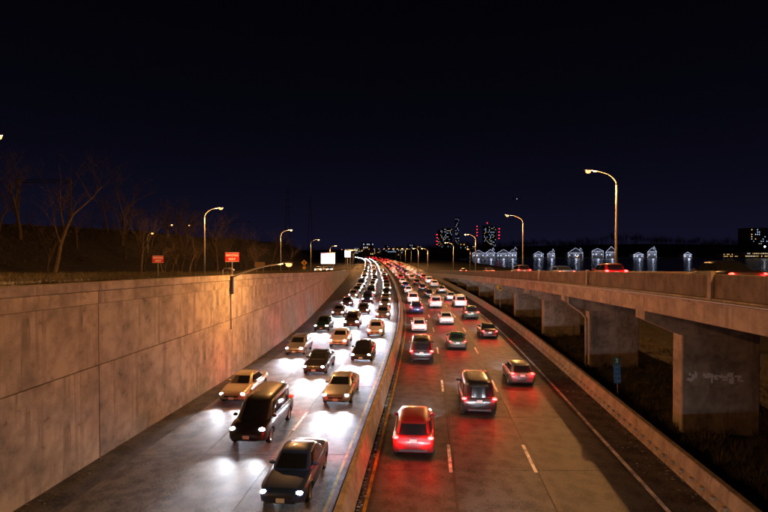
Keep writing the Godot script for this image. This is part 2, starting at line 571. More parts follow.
func make_wall() -> void:
	var wall := thing("retaining_wall", "tall stained concrete retaining wall rising beside the oncoming carriageway", "wall", at(wall_s(-6.6), -6.6))
	wall.position = Vector3.ZERO
	var d := -6.6
	var i := 0
	var tier := 4.18
	while d < 222:
		var e := minf(d + 7.4, 222.0)
		var g := 0.011
		var top0 := wall_top(d + g) - 0.42
		var top1 := wall_top(e - g) - 0.42
		for level in 3:
			var lo0 := -0.1 if level == 0 else tier + 0.018
			var lo1 := lo0
			var hi0 := minf(tier - 0.018, top0) if level == 0 else top0 - 0.56
			var hi1 := minf(tier - 0.018, top1) if level == 0 else top1 - 0.56
			if level == 2:
				if top1 - 0.6 < tier:
					continue
				lo0 = top0 - 0.548
				lo1 = top1 - 0.548
				hi0 = top0
				hi1 = top1
			elif level == 1 and top1 - 0.6 < tier:
				hi0 = top0
				hi1 = top1
			if hi0 < lo0 + 0.05 or hi1 < lo1 - 0.6:
				continue
			hi1 = maxf(hi1, lo1 + 0.01)
			var proud := (0.0 if level == 1 else 0.012) + 0.006 * ((i * 5) % 3)
			var st := st_new()
			var n := 2
			for q in n:
				var a := lerpf(d + g, e - g, float(q) / n)
				var b := lerpf(d + g, e - g, float(q + 1) / n)
				var la := lerpf(lo0, lo1, float(q) / n)
				var lb := lerpf(lo0, lo1, float(q + 1) / n)
				var ha := lerpf(hi0, hi1, float(q) / n)
				var hb := lerpf(hi0, hi1, float(q + 1) / n)
				var fa := wall_s(a) + proud
				var fb := wall_s(b) + proud
				var c := 0.02
				var f := func(dd, y): return Vector2(dd, -y) * 0.125
				quad(st, at(fa, a, la), at(fa, a, ha - c), at(fb, b, hb - c), at(fb, b, lb), f.call(a, la), f.call(a, ha), f.call(b, hb), f.call(b, lb))
				quad(st, at(fa, a, ha - c), at(fa - c, a, ha), at(fb - c, b, hb), at(fb, b, hb - c), f.call(a, ha), f.call(a, ha), f.call(b, hb), f.call(b, hb))
				quad(st, at(fa - c, a, ha), at(fa - 0.28, a, ha), at(fb - 0.28, b, hb), at(fb - c, b, hb), f.call(a, ha), f.call(a, ha + 0.3), f.call(b, hb + 0.3), f.call(b, hb))
				if q == 0:
					quad(st, at(fa - 0.28, a, la), at(fa - 0.28, a, ha), at(fa, a, ha - c), at(fa, a, la), f.call(a, la), f.call(a, ha), f.call(a, ha), f.call(a, la))
				if q == n - 1:
					quad(st, at(fb, b, lb), at(fb, b, hb - c), at(fb - 0.28, b, hb), at(fb - 0.28, b, lb), f.call(b, lb), f.call(b, hb), f.call(b, hb), f.call(b, lb))
			part("panel", done(st), M["wall_concrete_%d" % ((i * 3 + level * 2 + (i / 3)) % 4)], wall)
		# coping
		var cop := [Vector2(-0.3, -0.40), Vector2(-0.3, -0.02), Vector2(-0.28, 0.0), Vector2(0.035, 0.0), Vector2(0.06, -0.025), Vector2(0.06, -0.36), Vector2(0.02, -0.40)]
		part("coping", sweep(cop, d + 0.012, e - 0.012, 2, wall_s, wall_top), M["wall_concrete_%d" % ((i + 1) % 4)], wall)
		d = e
		i += 1
	var back := [Vector2(-0.29, 0.0), Vector2(-0.29, 1.0), Vector2(-0.03, 1.0), Vector2(-0.03, 0.0)]
	# core that shows in the joints
	var cs := st_new()
	var q := -6.6
	while q < 222:
		var e2 := q + 4.0
		quad(cs, at(wall_s(q) - 0.035, q, -0.1), at(wall_s(q) - 0.035, q, wall_top(q) - 0.2), at(wall_s(e2) - 0.035, e2, wall_top(e2) - 0.2), at(wall_s(e2) - 0.035, e2, -0.1))
		q = e2
	part("core", done(cs), M.joint_dark, wall)

func barrier_profile(w: float, h: float) -> Array:
	var b := w * 0.5
	return [Vector2(-b, -0.05), Vector2(-b, 0.08), Vector2(-b * 0.62, 0.3), Vector2(-b * 0.36, h - 0.02), Vector2(-b * 0.3, h), Vector2(b * 0.3, h), Vector2(b * 0.36, h - 0.02), Vector2(b * 0.62, 0.3), Vector2(b, 0.08), Vector2(b, -0.05)]

func make_barriers() -> void:
	var med := thing("median_barrier", "low concrete barrier between the two yellow lines dividing the carriageways", "barrier")
	var d := -6.0
	while d < 186:
		part("barrier_segment", sweep(barrier_profile(0.66, 0.82), d + 0.008, d + 5.992, 2, k(0.0), k(0.0)), M.barrier_concrete, med)
		d += 6.0
	part("barrier_segment", sweep(barrier_profile(0.66, 0.82), d, 520, 40, k(0.0), k(0.0)), M.barrier_concrete, med)
	var right := thing("side_barrier", "concrete barrier with a row of small lugs along the shoulder under the ramp", "barrier")
	var prof := [Vector2(-0.3, -0.05), Vector2(-0.3, 0.09), Vector2(-0.13, 0.34), Vector2(-0.05, 0.83), Vector2(-0.02, 0.86), Vector2(0.2, 0.86), Vector2(0.23, 0.83), Vector2(0.26, -0.15)]
	d = -6.0
	while d < 186:
		part("barrier_segment", sweep(prof, d + 0.008, d + 5.992, 2, k(13.66), k(0.0)), M.barrier_concrete, right)
		d += 6.0
	part("barrier_segment", sweep(prof, d, 520, 40, k(13.66), k(0.0)), M.barrier_concrete, right)
	var lug := bevel_box(Vector3(0.16, 0.11, 0.2), 0.02)
	d = 14.0
	while d < 62:
		part("lug", lug, M.barrier_concrete, right, at(13.43, d, 0.26))
		d += 0.78

# ---------------------------------------------------------------- the ramp bridge
func make_ramp() -> void:
	var ramp := thing("ramp_bridge", "raised concrete ramp on wall piers descending to join the carriageway", "bridge")
	var L := 13.75
	var R := 20.6
	var deck := [Vector2(L + 0.12, -0.25), Vector2(L + 0.12, 0.0), Vector2(R - 0.12, 0.0), Vector2(R - 0.12, -0.25)]
	part("deck", sweep(deck, -20, 204, 56, k(0.0), ramp_e), M.asphalt, ramp)
	# fascia beams in spans of fifteen metres
	var d := -19.5
	while d < 145:
		for s in [L + 0.1, R - 0.55]:
			part("fascia_beam", sweep([Vector2(0, -1.05), Vector2(0, -0.28), Vector2(0.45, -0.28), Vector2(0.45, -1.05)], d + 0.02, d + 14.98, 4, k(s), ramp_e), M.bridge_concrete, ramp)
		for s in [15.6, 17.2, 18.7]:
			part("inner_beam", sweep([Vector2(0, -1.0), Vector2(0, -0.25), Vector2(0.4, -0.25), Vector2(0.4, -1.0)], d + 0.02, d + 14.98, 3, k(s), ramp_e), M.bridge_concrete, ramp)
		d += 15.0
	# ledge and parapet
	var e := -20.0
	while e < 200:
		var f := minf(e + 5.0, 200.0)
		part("ledge", sweep([Vector2(-0.1, -0.27), Vector2(-0.1, -0.02), Vector2(0.12, 0.0), Vector2(0.12, -0.27)], e + 0.01, f - 0.01, 2, k(L), ramp_e), M.bridge_concrete, ramp)
		part("parapet_panel", sweep([Vector2(0.0, 0.0), Vector2(0.0, 0.86), Vector2(0.03, 0.9), Vector2(0.22, 0.9), Vector2(0.25, 0.86), Vector2(0.28, 0.0)], e + 0.012, f - 0.012, 2, k(L), ramp_e), M.parapet_concrete, ramp)
		part("parapet_panel", sweep([Vector2(-0.28, 0.0), Vector2(-0.25, 0.86), Vector2(-0.22, 0.9), Vector2(-0.03, 0.9), Vector2(0.0, 0.86), Vector2(0.0, 0.0)], e + 0.012, f - 0.012, 2, k(R), ramp_e), M.parapet_concrete, ramp)
		e = f
	for q in [19.4, 34.5, 49.0]:
		part("parapet_post", box_mesh(Vector3(0.16, 1.12, 0.22), at(L - 0.05, q, ramp_e(q) + 0.46)), M.bridge_concrete, ramp)
	# a conduit clipped under the ledge
	var cp := []
	var cr := []
	var c := 4.0
	while c < 120:
		cp.append(at(L - 0.16, c, ramp_e(c) - 0.14))
		cr.append(0.05)
		c += 5.0
	part("conduit", tube_mesh(cp, cr, 6), M.housing, ramp)
	# piers
	var nth := 0
	for pd in [-4.0, 11.0, 26.0, 41.0, 56.0, 71.0, 86.0, 101.0, 116.0, 131.0]:
		var top := ramp_e(pd) - 1.08
		var pier := part("pier", pier_mesh(pd, top), M.pier_concrete, ramp)
		var cap_st := st_new()
		var z0: float = pd - 0.06
		var z1: float = pd + 1.06
		var poly := [Vector2(13.95, top - 0.42), Vector2(13.95, top), Vector2(20.5, top), Vector2(20.5, top - 0.5), Vector2(20.0, top - 1.2), Vector2(15.75, top - 1.2)]
		for j in poly.size():
			var a = poly[j]
			var b = poly[(j + 1) % poly.size()]
			quad(cap_st, at(a.x, z0, a.y), at(b.x, z0, b.y), at(b.x, z1, b.y), at(a.x, z1, a.y))
		var tris := Geometry2D.triangulate_polygon(PackedVector2Array(poly))
		for z in [z0, z1]:
			for t in range(0, tris.size(), 3):
				tri(cap_st, at(poly[tris[t]].x, z, poly[tris[t]].y), at(poly[tris[t + 1]].x, z, poly[tris[t + 1]].y), at(poly[tris[t + 2]].x, z, poly[tris[t + 2]].y))
		part("pier_cap", done(cap_st), M.bridge_concrete, pier)
		if nth == 3:
			var pts := [at(14.15, pd - 0.2, top + 0.2), at(14.2, pd - 0.2, top - 0.55), at(15.3, pd - 0.2, top - 1.35), at(15.6, pd - 0.2, top - 1.75), at(15.62, pd - 0.2, 0.0)]
			part("drain_pipe", tube_mesh(pts, [0.11, 0.11, 0.11, 0.11, 0.11], 10), M.bridge_concrete, pier)
		if nth == 2:
			# pale scrawled strokes along the face
			var r := RandomNumberGenerator.new()
			r.seed = 4
			for gx in [16.25, 16.5, 17.15, 17.4, 17.75, 18.0, 18.4, 18.85]:
				for n in 4:
					var cx: float = gx + r.randf_range(-0.13, 0.13)
					var cy := 2.86 + r.randf_range(-0.18, 0.18)
					var w := r.randf_range(0.05, 0.2)
					var h := r.randf_range(0.03, 0.09)
					if r.randf() < 0.4:
						var sw := w
						w = h
						h = sw
					var f: float = pd - 0.004 - n * 0.0012
					var gs := st_new()
					quad(gs, at(cx - w, f, cy - h), at(cx - w * 0.8, f, cy + h), at(cx + w, f, cy + h * 0.8), at(cx + w * 0.9, f, cy - h))
					part("graffiti_stroke", done(gs), M.sign_white, pier)
		nth += 1
	# filled approach where the ramp comes down to the road
	var fill := [Vector2(L + 0.2, -9.0), Vector2(L + 0.2, -0.3), Vector2(R - 0.3, -0.3), Vector2(R - 0.3, -9.0)]
	part("approach_fill", sweep(fill, 146, 203, 12, k(0.0), ramp_e), M.bridge_concrete, ramp)

func pier_mesh(pd: float, top: float) -> ArrayMesh:
	var st := st_new()
	var s0 := 15.9
	var s1 := 19.9
	var c := 0.06
	var ring := [Vector2(s0 + c, 0), Vector2(s0, c), Vector2(s0, 1 - c), Vector2(s0 + c, 1), Vector2(s1 - c, 1), Vector2(s1, 1 - c), Vector2(s1, c), Vector2(s1 - c, 0)]
	for j in ring.size():
		var a = ring[j]
		var b = ring[(j + 1) % ring.size()]
		quad(st, at(a.x, pd + a.y, -0.6), at(a.x, pd + a.y, top - 1.2), at(b.x, pd + b.y, top - 1.2), at(b.x, pd + b.y, -0.6))
	return done(st)

# ---------------------------------------------------------------- lamps
func lamp_head(parent: Node3D, p: Vector3, dir: Vector3, energy: float, far: bool) -> void:
	var b := Basis.looking_at(dir, Vector3.UP)
	var st := st_new(false)
	# flattened housing, lofted along the arm
	var rings := []
	for q in [[-0.02, 0.04, 0.04], [0.08, 0.09, 0.07], [0.3, 0.15, 0.10], [0.55, 0.17, 0.10], [0.72, 0.12, 0.07], [0.78, 0.03, 0.03]]:
		var ring := []
		for n in 10:
			var a := TAU * n / 10
			ring.append(p + b * Vector3(cos(a) * q[1], 0.06 + maxf(sin(a), -0.25) * q[2], -q[0]))
		rings.append(ring)
	for i in rings.size() - 1:
		for n in 10:
			quad(st, rings[i][n], rings[i][(n + 1) % 10], rings[i + 1][(n + 1) % 10], rings[i + 1][n])
	var head := part("lamp_head", done(st), M.housing, parent)
	var lens := SphereMesh.new()
	lens.radius = 0.235
	lens.height = 0.34
	lens.radial_segments = 16
	lens.rings = 8
	var lp := p + b * Vector3(0, -0.05, -0.45)
	part("lamp_lens", lens, M.far_sodium_lens if far else M.sodium_lens, head, lp)
	if energy > 0:
		var l := OmniLight3D.new()
		l.name = "lamp_light"
		l.light_color = SODIUM
		l.light_energy = energy
		l.light_size = 0.12
		l.omni_range = 120
		l.omni_attenuation = 2.0
		l.shadow_enabled = true
		l.position = lp
		parent.add_child(l, true)

# post with an arm that curves over; reach is a sideways vector
func street_lamp(label: String, group: String, base: Vector3, h: float, reach: Vector3, energy: float, far := false, called := "street_lamp") -> void:
	var t := thing(called, label, "street lamp", base, 0.0, group)
	var sides := 6 if far else 10
	var dir := reach.normalized()
	var pts := []
	var rad := []
	for q in 5:
		pts.append(Vector3(0, (h - 1.3) * q / 4.0, 0))
		rad.append(lerpf(0.13, 0.085, q / 4.0))
	part("pole", tube_mesh(pts, rad, sides), M.galvanised, t)
	var arm := []
	var ar := []
	var r := reach.length() - 0.45
	for q in 8:
		var a := q / 7.0
		arm.append(Vector3(0, h - 1.32, 0) + dir * r * (1.0 - cos(a * PI * 0.5)) + Vector3.UP * 1.3 * sin(a * PI * 0.5))
		ar.append(lerpf(0.08, 0.045, a))
	part("arm", tube_mesh(arm, ar, sides), M.galvanised, t)
	if not far:
		part("base_flange", bevel_box(Vector3(0.42, 0.1, 0.42), 0.02, Vector3(0, 0.05, 0)), M.housing, t)
	lamp_head(t, arm[7], dir, energy, far)

func make_lamps() -> void:
	var gr := "street lamps along the ramp"
	# beside the ramp; the first stands behind the right edge of the picture and lights the near wall
	for q in [[8.5, 19.9, "street lamp on the ramp parapet closest to the overpass"], [47.0, 19.9, "street lamp on the ramp between the red hatchback and dark blue sedan"], [85.0, 19.9, "street lamp on the ramp between the grey SUV and silver sedan"], [130.0, 19.9, "street lamp on the ramp beside the green hatchback"], [168.0, 19.9, "street lamp at the low foot of the ramp"]]:
		street_lamp(q[2], gr, at(q[1] + 0.4, q[0], ramp_e(q[0]) + 0.9), 9.2, Vector3(-2.6, 0, 0), 265.0, q[0] > 110)
	for i in 12:
		var d := 210.0 + i * 41.0
		street_lamp("distant street lamp on the verge past the foot of the ramp", "street lamps past the ramp", at(16.5, d, ground_y(16.5, d)), 9.6, Vector3(-2.4, 0, 0), 300.0 if i < 4 else 0.0, true)
	for q in [[-6.0, -23.4, "standing closest to the overpass"], [33.0, -27.0, "with its pole among the first slope trees"], [72.0, -27.6, "beside the lamplit pale trees"], [112.0, -25.6, "just past the plated diamond sign"], [150.0, -24.2, "opposite the frontage road sedans"], [190.0, -22.0, "beside the large lit board"]]:
		var y := ground_y(q[1], q[0])
		street_lamp("street lamp behind the retaining wall " + q[2], "street lamps behind the retaining wall", at(q[1], q[0], y - 0.02), 9.4, Vector3(2.3, 0, 0), 200.0, q[0] > 110)
	for i in 11:
		var d := 232.0 + i * 42.0
		street_lamp("distant street lamp on the left verge past the end of the wall", "street lamps past the wall", at(-17.5, d, ground_y(-17.5, d) - 0.02), 9.1, Vector3(2.3, 0, 0), 300.0 if i < 3 else 0.0, true)
	# bracket lamp leaning out over the carriageway from the top of the wall
	var wd := 37.6
	var base := at(wall_s(wd), wd, wall_top(wd))
	var t := thing("bracket_lamp", "low lamp on a long bracket leaning out from the wall top", "wall lamp", base)
	part("mount", box_mesh(Vector3(0.22, 1.3, 0.24), Vector3(0.17, -0.75, 0)), M.steel_dark, t)
	part("conduit", tube_mesh([Vector3(0.1, -1.3, 0.02), Vector3(0.09, -2.0, 0.02), Vector3(0.09, -4.0, 0.0)], [0.035, 0.035, 0.035], 6), M.steel_dark, t)
	var pts := []
	var rad := []
	for q in 10:
		var a := q / 9.0
		pts.append(Vector3(0.2 + a * 3.75, -0.15 + 0.85 * sin(a * PI * 0.5) + 0.12 * a, 0.25 * a))
		rad.append(lerpf(0.075, 0.045, a))
	part("arm", tube_mesh(pts, rad, 8), M.galvanised, t)
	lamp_head(t, pts[9], Vector3(1, 0, 0.05), 85.0, false)
	# small fitting with a curved hood beside it
	var h := thing("wall_fitting", "small unlit hooded fitting on the wall top beside the bracket lamp", "wall fitting", at(wall_s(36.6), 36.6, wall_top(36.6)))
	part("stem", tube_mesh([Vector3(-0.1, -0.05, 0), Vector3(-0.1, 0.35, 0), Vector3(0.05, 0.5, 0), Vector3(0.3, 0.48, 0)], [0.03, 0.03, 0.03, 0.03], 6), M.galvanised, h)
	part("hood", tube_mesh([Vector3(0.25, 0.5, 0), Vector3(0.45, 0.48, 0), Vector3(0.7, 0.36, 0)], [0.05, 0.1, 0.08], 8), M.galvanised, h)
	var fl := thing("floodlight_mast", "bright white floodlight on a thin mast by the lit pavilions", "floodlight", Vector3(446.0, -0.5, -600.0))
	part("mast", tube_mesh([Vector3.ZERO, Vector3(0, 12.5, 0)], [0.16, 0.1], 6), M.galvanised, fl)
	put("light_globe", M.far_white, fl, Vector3(0, 12.7, 0), Vector3(0.8, 0.8, 0.8))
	# embankment lights and a riverside lamp
	for q in [[-62.0, 128.0], [-70.0, 160.0], [-76.0, 192.0]]:
		var y := ground_y(q[0], q[1])
		street_lamp("low lamp on the dark railway embankment", "lamps on the embankment", at(q[0], q[1], y - 0.05), 13.2 + 0.2 - y if y < 9.0 else 4.0, Vector3(1.2, 0, 0), 6.0, true, "embankment_lamp")
	street_lamp("single low lamp at the water's edge before the outlined boathouses", "", Vector3(96.0, -1.4, -252.0), 7.2, Vector3(-1.0, 0, 0), 20.0, true, "riverside_lamp")
	street_lamp("second lower lamp standing beyond the ramp foot", "", Vector3(34.5, -0.2, -205.0), 9.6, Vector3(-1.0, 0, 0), 30.0, true, "verge_lamp")

# ---------------------------------------------------------------- signs
func text_mesh(s: String, size: float, depth := 0.004) -> TextMesh:
	var t := TextMesh.new()
	var f := SystemFont.new()
	f.font_names = PackedStringArray(["Droid Sans"])
	f.font_weight = 700
	t.font = f
	t.text = s
	t.font_size = 64
	t.pixel_size = size / 64.0
	t.depth = depth
	return t

func red_sign(label: String, p: Vector3, up: float, turn: float) -> void:
	var t := thing("red_sign", label, "sign", p, turn, "red signs above the retaining wall")
	part("post", box_mesh(Vector3(0.06, up + 0.7, 0.05), Vector3(0, (up + 0.7) * 0.5, -0.04)), M.galvanised, t)
	var plate := part("plate", bevel_box(Vector3(1.06, 0.72, 0.02), 0.008), M.sign_red, t, Vector3(0, up + 0.36, 0))
	for q in [["WRONG", 0.14], ["WAY", -0.15]]:
		part("lettering", text_mesh(q[0], 0.25), M.sign_white, plate, Vector3(0, q[1], 0.013))
	for q in [Vector3(0, 0.335, 0), Vector3(0, -0.335, 0)]:
		part("border", box_mesh(Vector3(1.0, 0.02, 0.004)), M.sign_white, plate, q + Vector3(0, 0, 0.012))

func diamond_sign(label: String, p: Vector3, up: float, side: float, panel: bool) -> void:
	var t := thing("diamond_sign", label, "sign", p, 0.0)
	part("post", box_mesh(Vector3(0.07, up + side * 0.7, 0.06), Vector3(0, (up + side * 0.7) * 0.5, -0.05)), M.galvanised, t)
	var plate := part("plate", bevel_box(Vector3(side, side, 0.02), 0.008), M.sign_yellow, t, Vector3(0, up + side * 0.7, 0))
	plate.rotation.z = PI / 4
	var st := st_new()
	var w := side * 0.085
	add_box(st, Vector3(0, -side * 0.12, 0), Vector3(w * 2, side * 0.45, 0.006))
	tri(st, Vector3(-w * 2.6, side * 0.1, 0.003), Vector3(0, side * 0.42, 0.003), Vector3(w * 2.6, side * 0.1, 0.003))
	tri(st, Vector3(-w * 2.6, -side * 0.2, 0.003), Vector3(w * 2.6, -side * 0.2, 0.003), Vector3(0, -side * 0.45, 0.003))
	var sym := part("symbol", done(st), M.sign_black, plate, Vector3(0, 0, 0.014))
	sym.rotation.z = -PI / 4
	if panel:
		part("lower_plate", bevel_box(Vector3(side * 0.75, side * 0.6, 0.02), 0.008), M.sign_yellow, t, Vector3(0, up - side * 0.42, 0))

func make_signs() -> void:
	var d := 39.5
	red_sign("bright red rectangular sign on a post at the wall top near bracket lamp", at(wall_s(d) - 0.55, d, wall_top(d) - 0.36), 1.35, 0.1)
	d = 52.0
	red_sign("dim red rectangular sign on a post by the frontage road, farther from bracket lamp", at(-24.3, d, ground_y(-24.3, d)), 1.4, 0.35)
	var b := thing("brown_sign", "blank brown rectangular sign on two posts beyond the wall top", "sign", at(wall_s(66) - 5.8, 66, wall_top(66) - 0.3))
	part("plate", bevel_box(Vector3(1.3, 0.62, 0.03), 0.008), M.sign_brown, b, Vector3(0, 1.35, 0))
	for x in [-0.45, 0.45]:
		part("post", box_mesh(Vector3(0.06, 1.5, 0.05), Vector3(x, 0.75, -0.05)), M.galvanised, b)
	diamond_sign("yellow diamond sign with a black arrow on a post before the ramp piers", at(14.75, 76, -0.1), 3.2, 0.98, false)
	diamond_sign("yellow diamond sign with a plate below it by the frontage road", at(-19.2, 104, ground_y(-19.2, 104)), 1.5, 0.9, true)
	# mile marker
	var mm := thing("mile_marker", "narrow blue marker plate with a green panel reading 3 behind side barrier", "sign", at(14.55, 31, -0.12))
	mm.rotation.z = 0.05
	part("post", box_mesh(Vector3(0.05, 2.9, 0.04), Vector3(0, 1.45, -0.035)), M.galvanised, mm)
	var pl := part("plate", bevel_box(Vector3(0.44, 1.14, 0.018), 0.006), M.sign_blue, mm, Vector3(0, 1.95, 0))
	var gp := part("number_plate", bevel_box(Vector3(0.44, 0.42, 0.018), 0.006), M.sign_green, mm, Vector3(0, 2.74, 0))
	part("lettering", text_mesh("3", 0.36), M.sign_white, gp, Vector3(0, 0, 0.012))
	var r := RandomNumberGenerator.new()
	r.seed = 21
	for row in 4:
		var st := st_new()
		for n in 3:
			add_box(st, Vector3(-0.1 + n * 0.1 + r.randf_range(-0.02, 0.02), r.randf_range(-0.02, 0.02), 0), Vector3(r.randf_range(0.03, 0.08), r.randf_range(0.05, 0.13), 0.004))
		part("worn_lettering", done(st), M.housing, pl, Vector3(0, 0.4 - row * 0.27, 0.012))
	# lit advertising boards
	for q in [["large lit white board with a blue top strip on three posts", -22.9, 192.0, 5.2, 4.0, 3.9, true], ["smaller lit white board farther along past the wall's end", -21.5, 345.0, 3.9, 4.6, 3.9, false]]:
		var y := ground_y(q[1], q[2])
		var t := thing("lit_board", q[0], "billboard", at(q[1], q[2], y - 0.05))
		var w: float = q[3]
		var h: float = q[4]
		var up: float = q[5] - y
		for x in [-0.38, 0.0, 0.38]:
			part("post", box_mesh(Vector3(0.16, up + 0.4, 0.16), Vector3(x * w, (up + 0.4) * 0.5, -0.1)), M.galvanised, t)
		part("frame", bevel_box(Vector3(w + 0.2, h + 0.2, 0.3), 0.03), M.housing, t, Vector3(0, up + h * 0.5, 0))
		part("screen", box_mesh(Vector3(w, h * (0.84 if q[6] else 1.0), 0.02)), M.lit_screen, t, Vector3(0, up + h * (0.42 if q[6] else 0.5), 0.162))
		if q[6]:
			part("screen_strip", box_mesh(Vector3(w, h * 0.16, 0.03)), M.lit_blue, t, Vector3(0, up + h * 0.92, 0.162))
		var al := AreaLight3D.new()
		al.name = "screen_light"
		al.area_size = Vector2(w, h * (0.84 if q[6] else 1.0))
		al.light_color = Color(0.95, 0.97, 1.0)
		al.light_energy = 9.0
		al.shadow_enabled = true
		al.position = Vector3(0, up + h * (0.42 if q[6] else 0.5), 0.22)
		al.rotation.y = PI
		t.add_child(al)

# ---------------------------------------------------------------- traffic
var KINDS := {
	"sedan": {"L": 4.7, "top": [[-2.35, 0.78], [-2.3, 0.9], [-2.15, 0.98], [-1.8, 1.02], [-1.2, 0.99], [0.9, 0.93], [1.2, 0.9], [1.7, 0.83], [2.1, 0.75], [2.28, 0.67], [2.35, 0.58]], "hw": [[-2.35, 0.7], [-2.25, 0.82], [-2.0, 0.88], [-1.4, 0.91], [1.3, 0.91], [1.9, 0.86], [2.2, 0.77], [2.35, 0.62]], "yb": 0.21, "wr": 0.33, "zf": 1.42, "zr": -1.36, "cab": [[0.86, 1.15, -1.85, 0.81], [0.97, 1.0, -1.68, 0.79], [1.34, 0.36, -0.98, 0.645], [1.41, 0.2, -0.82, 0.58], [1.445, -0.08, -0.5, 0.34]], "hl": [0.63, 0.64, 2.17], "tl": [0.64, 0.84, -2.23], "doors": [[0.95, -0.1], [-0.12, -1.0]]},
	"hatchback": {"L": 4.1, "top": [[-2.05, 0.8], [-2.0, 0.96], [-1.8, 1.02], [-1.0, 1.0], [0.75, 0.96], [1.1, 0.92], [1.5, 0.84], [1.85, 0.74], [2.0, 0.65], [2.05, 0.56]], "hw": [[-2.05, 0.72], [-1.95, 0.82], [-1.7, 0.87], [-1.1, 0.88], [1.1, 0.88], [1.65, 0.83], [1.92, 0.74], [2.05, 0.6]], "yb": 0.21, "wr": 0.32, "zf": 1.25, "zr": -1.25, "cab": [[0.88, 1.05, -2.0, 0.79], [0.99, 0.9, -1.96, 0.775], [1.4, 0.3, -1.62, 0.65], [1.47, 0.14, -1.5, 0.58], [1.5, -0.2, -1.1, 0.34]], "hl": [0.61, 0.66, 1.87], "tl": [0.66, 0.93, -1.96], "doors": [[0.85, -0.2], [-0.22, -0.95]]},
	"sport utility vehicle": {"L": 4.75, "top": [[-2.37, 0.85], [-2.33, 1.05], [-2.2, 1.13], [-1.4, 1.13], [0.9, 1.07], [1.3, 1.04], [1.8, 0.99], [2.15, 0.91], [2.32, 0.8], [2.37, 0.68]], "hw": [[-2.37, 0.8], [-2.28, 0.9], [-2.0, 0.94], [-1.4, 0.96], [1.3, 0.96], [1.95, 0.92], [2.25, 0.83], [2.37, 0.7]], "yb": 0.27, "wr": 0.37, "zf": 1.42, "zr": -1.4, "cab": [[1.0, 1.15, -2.3, 0.86], [1.11, 1.0, -2.27, 0.845], [1.58, 0.46, -2.05, 0.72], [1.67, 0.28, -1.95, 0.65], [1.71, -0.15, -1.5, 0.4]], "hl": [0.69, 0.83, 2.2], "tl": [0.76, 1.02, -2.27], "doors": [[0.95, -0.15], [-0.17, -1.0]]},
	"van": {"L": 5.1, "top": [[-2.55, 0.95], [-2.5, 1.1], [-2.35, 1.16], [-1.4, 1.16], [1.5, 1.12], [1.85, 1.08], [2.2, 0.98], [2.45, 0.84], [2.55, 0.7]], "hw": [[-2.55, 0.86], [-2.46, 0.94], [-2.1, 0.98], [1.5, 0.98], [2.1, 0.94], [2.42, 0.85], [2.55, 0.72]], "yb": 0.27, "wr": 0.35, "zf": 1.65, "zr": -1.6, "cab": [[1.05, 1.9, -2.5, 0.92], [1.15, 1.76, -2.48, 0.905], [1.75, 1.12, -2.4, 0.82], [1.93, 0.85, -2.33, 0.75], [1.98, 0.3, -1.9, 0.5]], "hl": [0.7, 0.86, 2.33], "tl": [0.82, 1.08, -2.44], "doors": [[1.55, 0.35], [0.33, -0.85]]},
}
var car_mesh := {}

func section(K: Dictionary, z: float) -> Array:
	var yt := smooth_table(K.top, z)
	var hw := smooth_table(K.hw, z)
	var yb: float = K.yb
	var L: float = K.L
	yb += 0.12 * smoothstep(L * 0.5 - 0.35, L * 0.5, absf(z))
	var arch := 0.0
	for zc in [K.zf, K.zr]:
		var ra: float = K.wr + 0.065
		if absf(z - zc) < ra:
			arch = K.wr + sqrt(ra * ra - (z - zc) * (z - zc))
	var h := yt - yb
	var half := [Vector2(0, yb), Vector2(hw * 0.8, yb), Vector2(hw * 0.95, yb + h * 0.07), Vector2(hw * 0.985, yb + h * 0.2), Vector2(hw, yb + h * 0.42), Vector2(hw * 0.995, yb + h * 0.62), Vector2(hw * 0.965, yb + h * 0.84), Vector2(hw * 0.9, yb + h * 0.95), Vector2(hw * 0.72, yt), Vector2(hw * 0.35, yt + 0.022), Vector2(0, yt + 0.03)]
	for i in half.size():
		half[i].y = maxf(half[i].y, minf(arch, yt - 0.06 + i * 0.003))
	return half

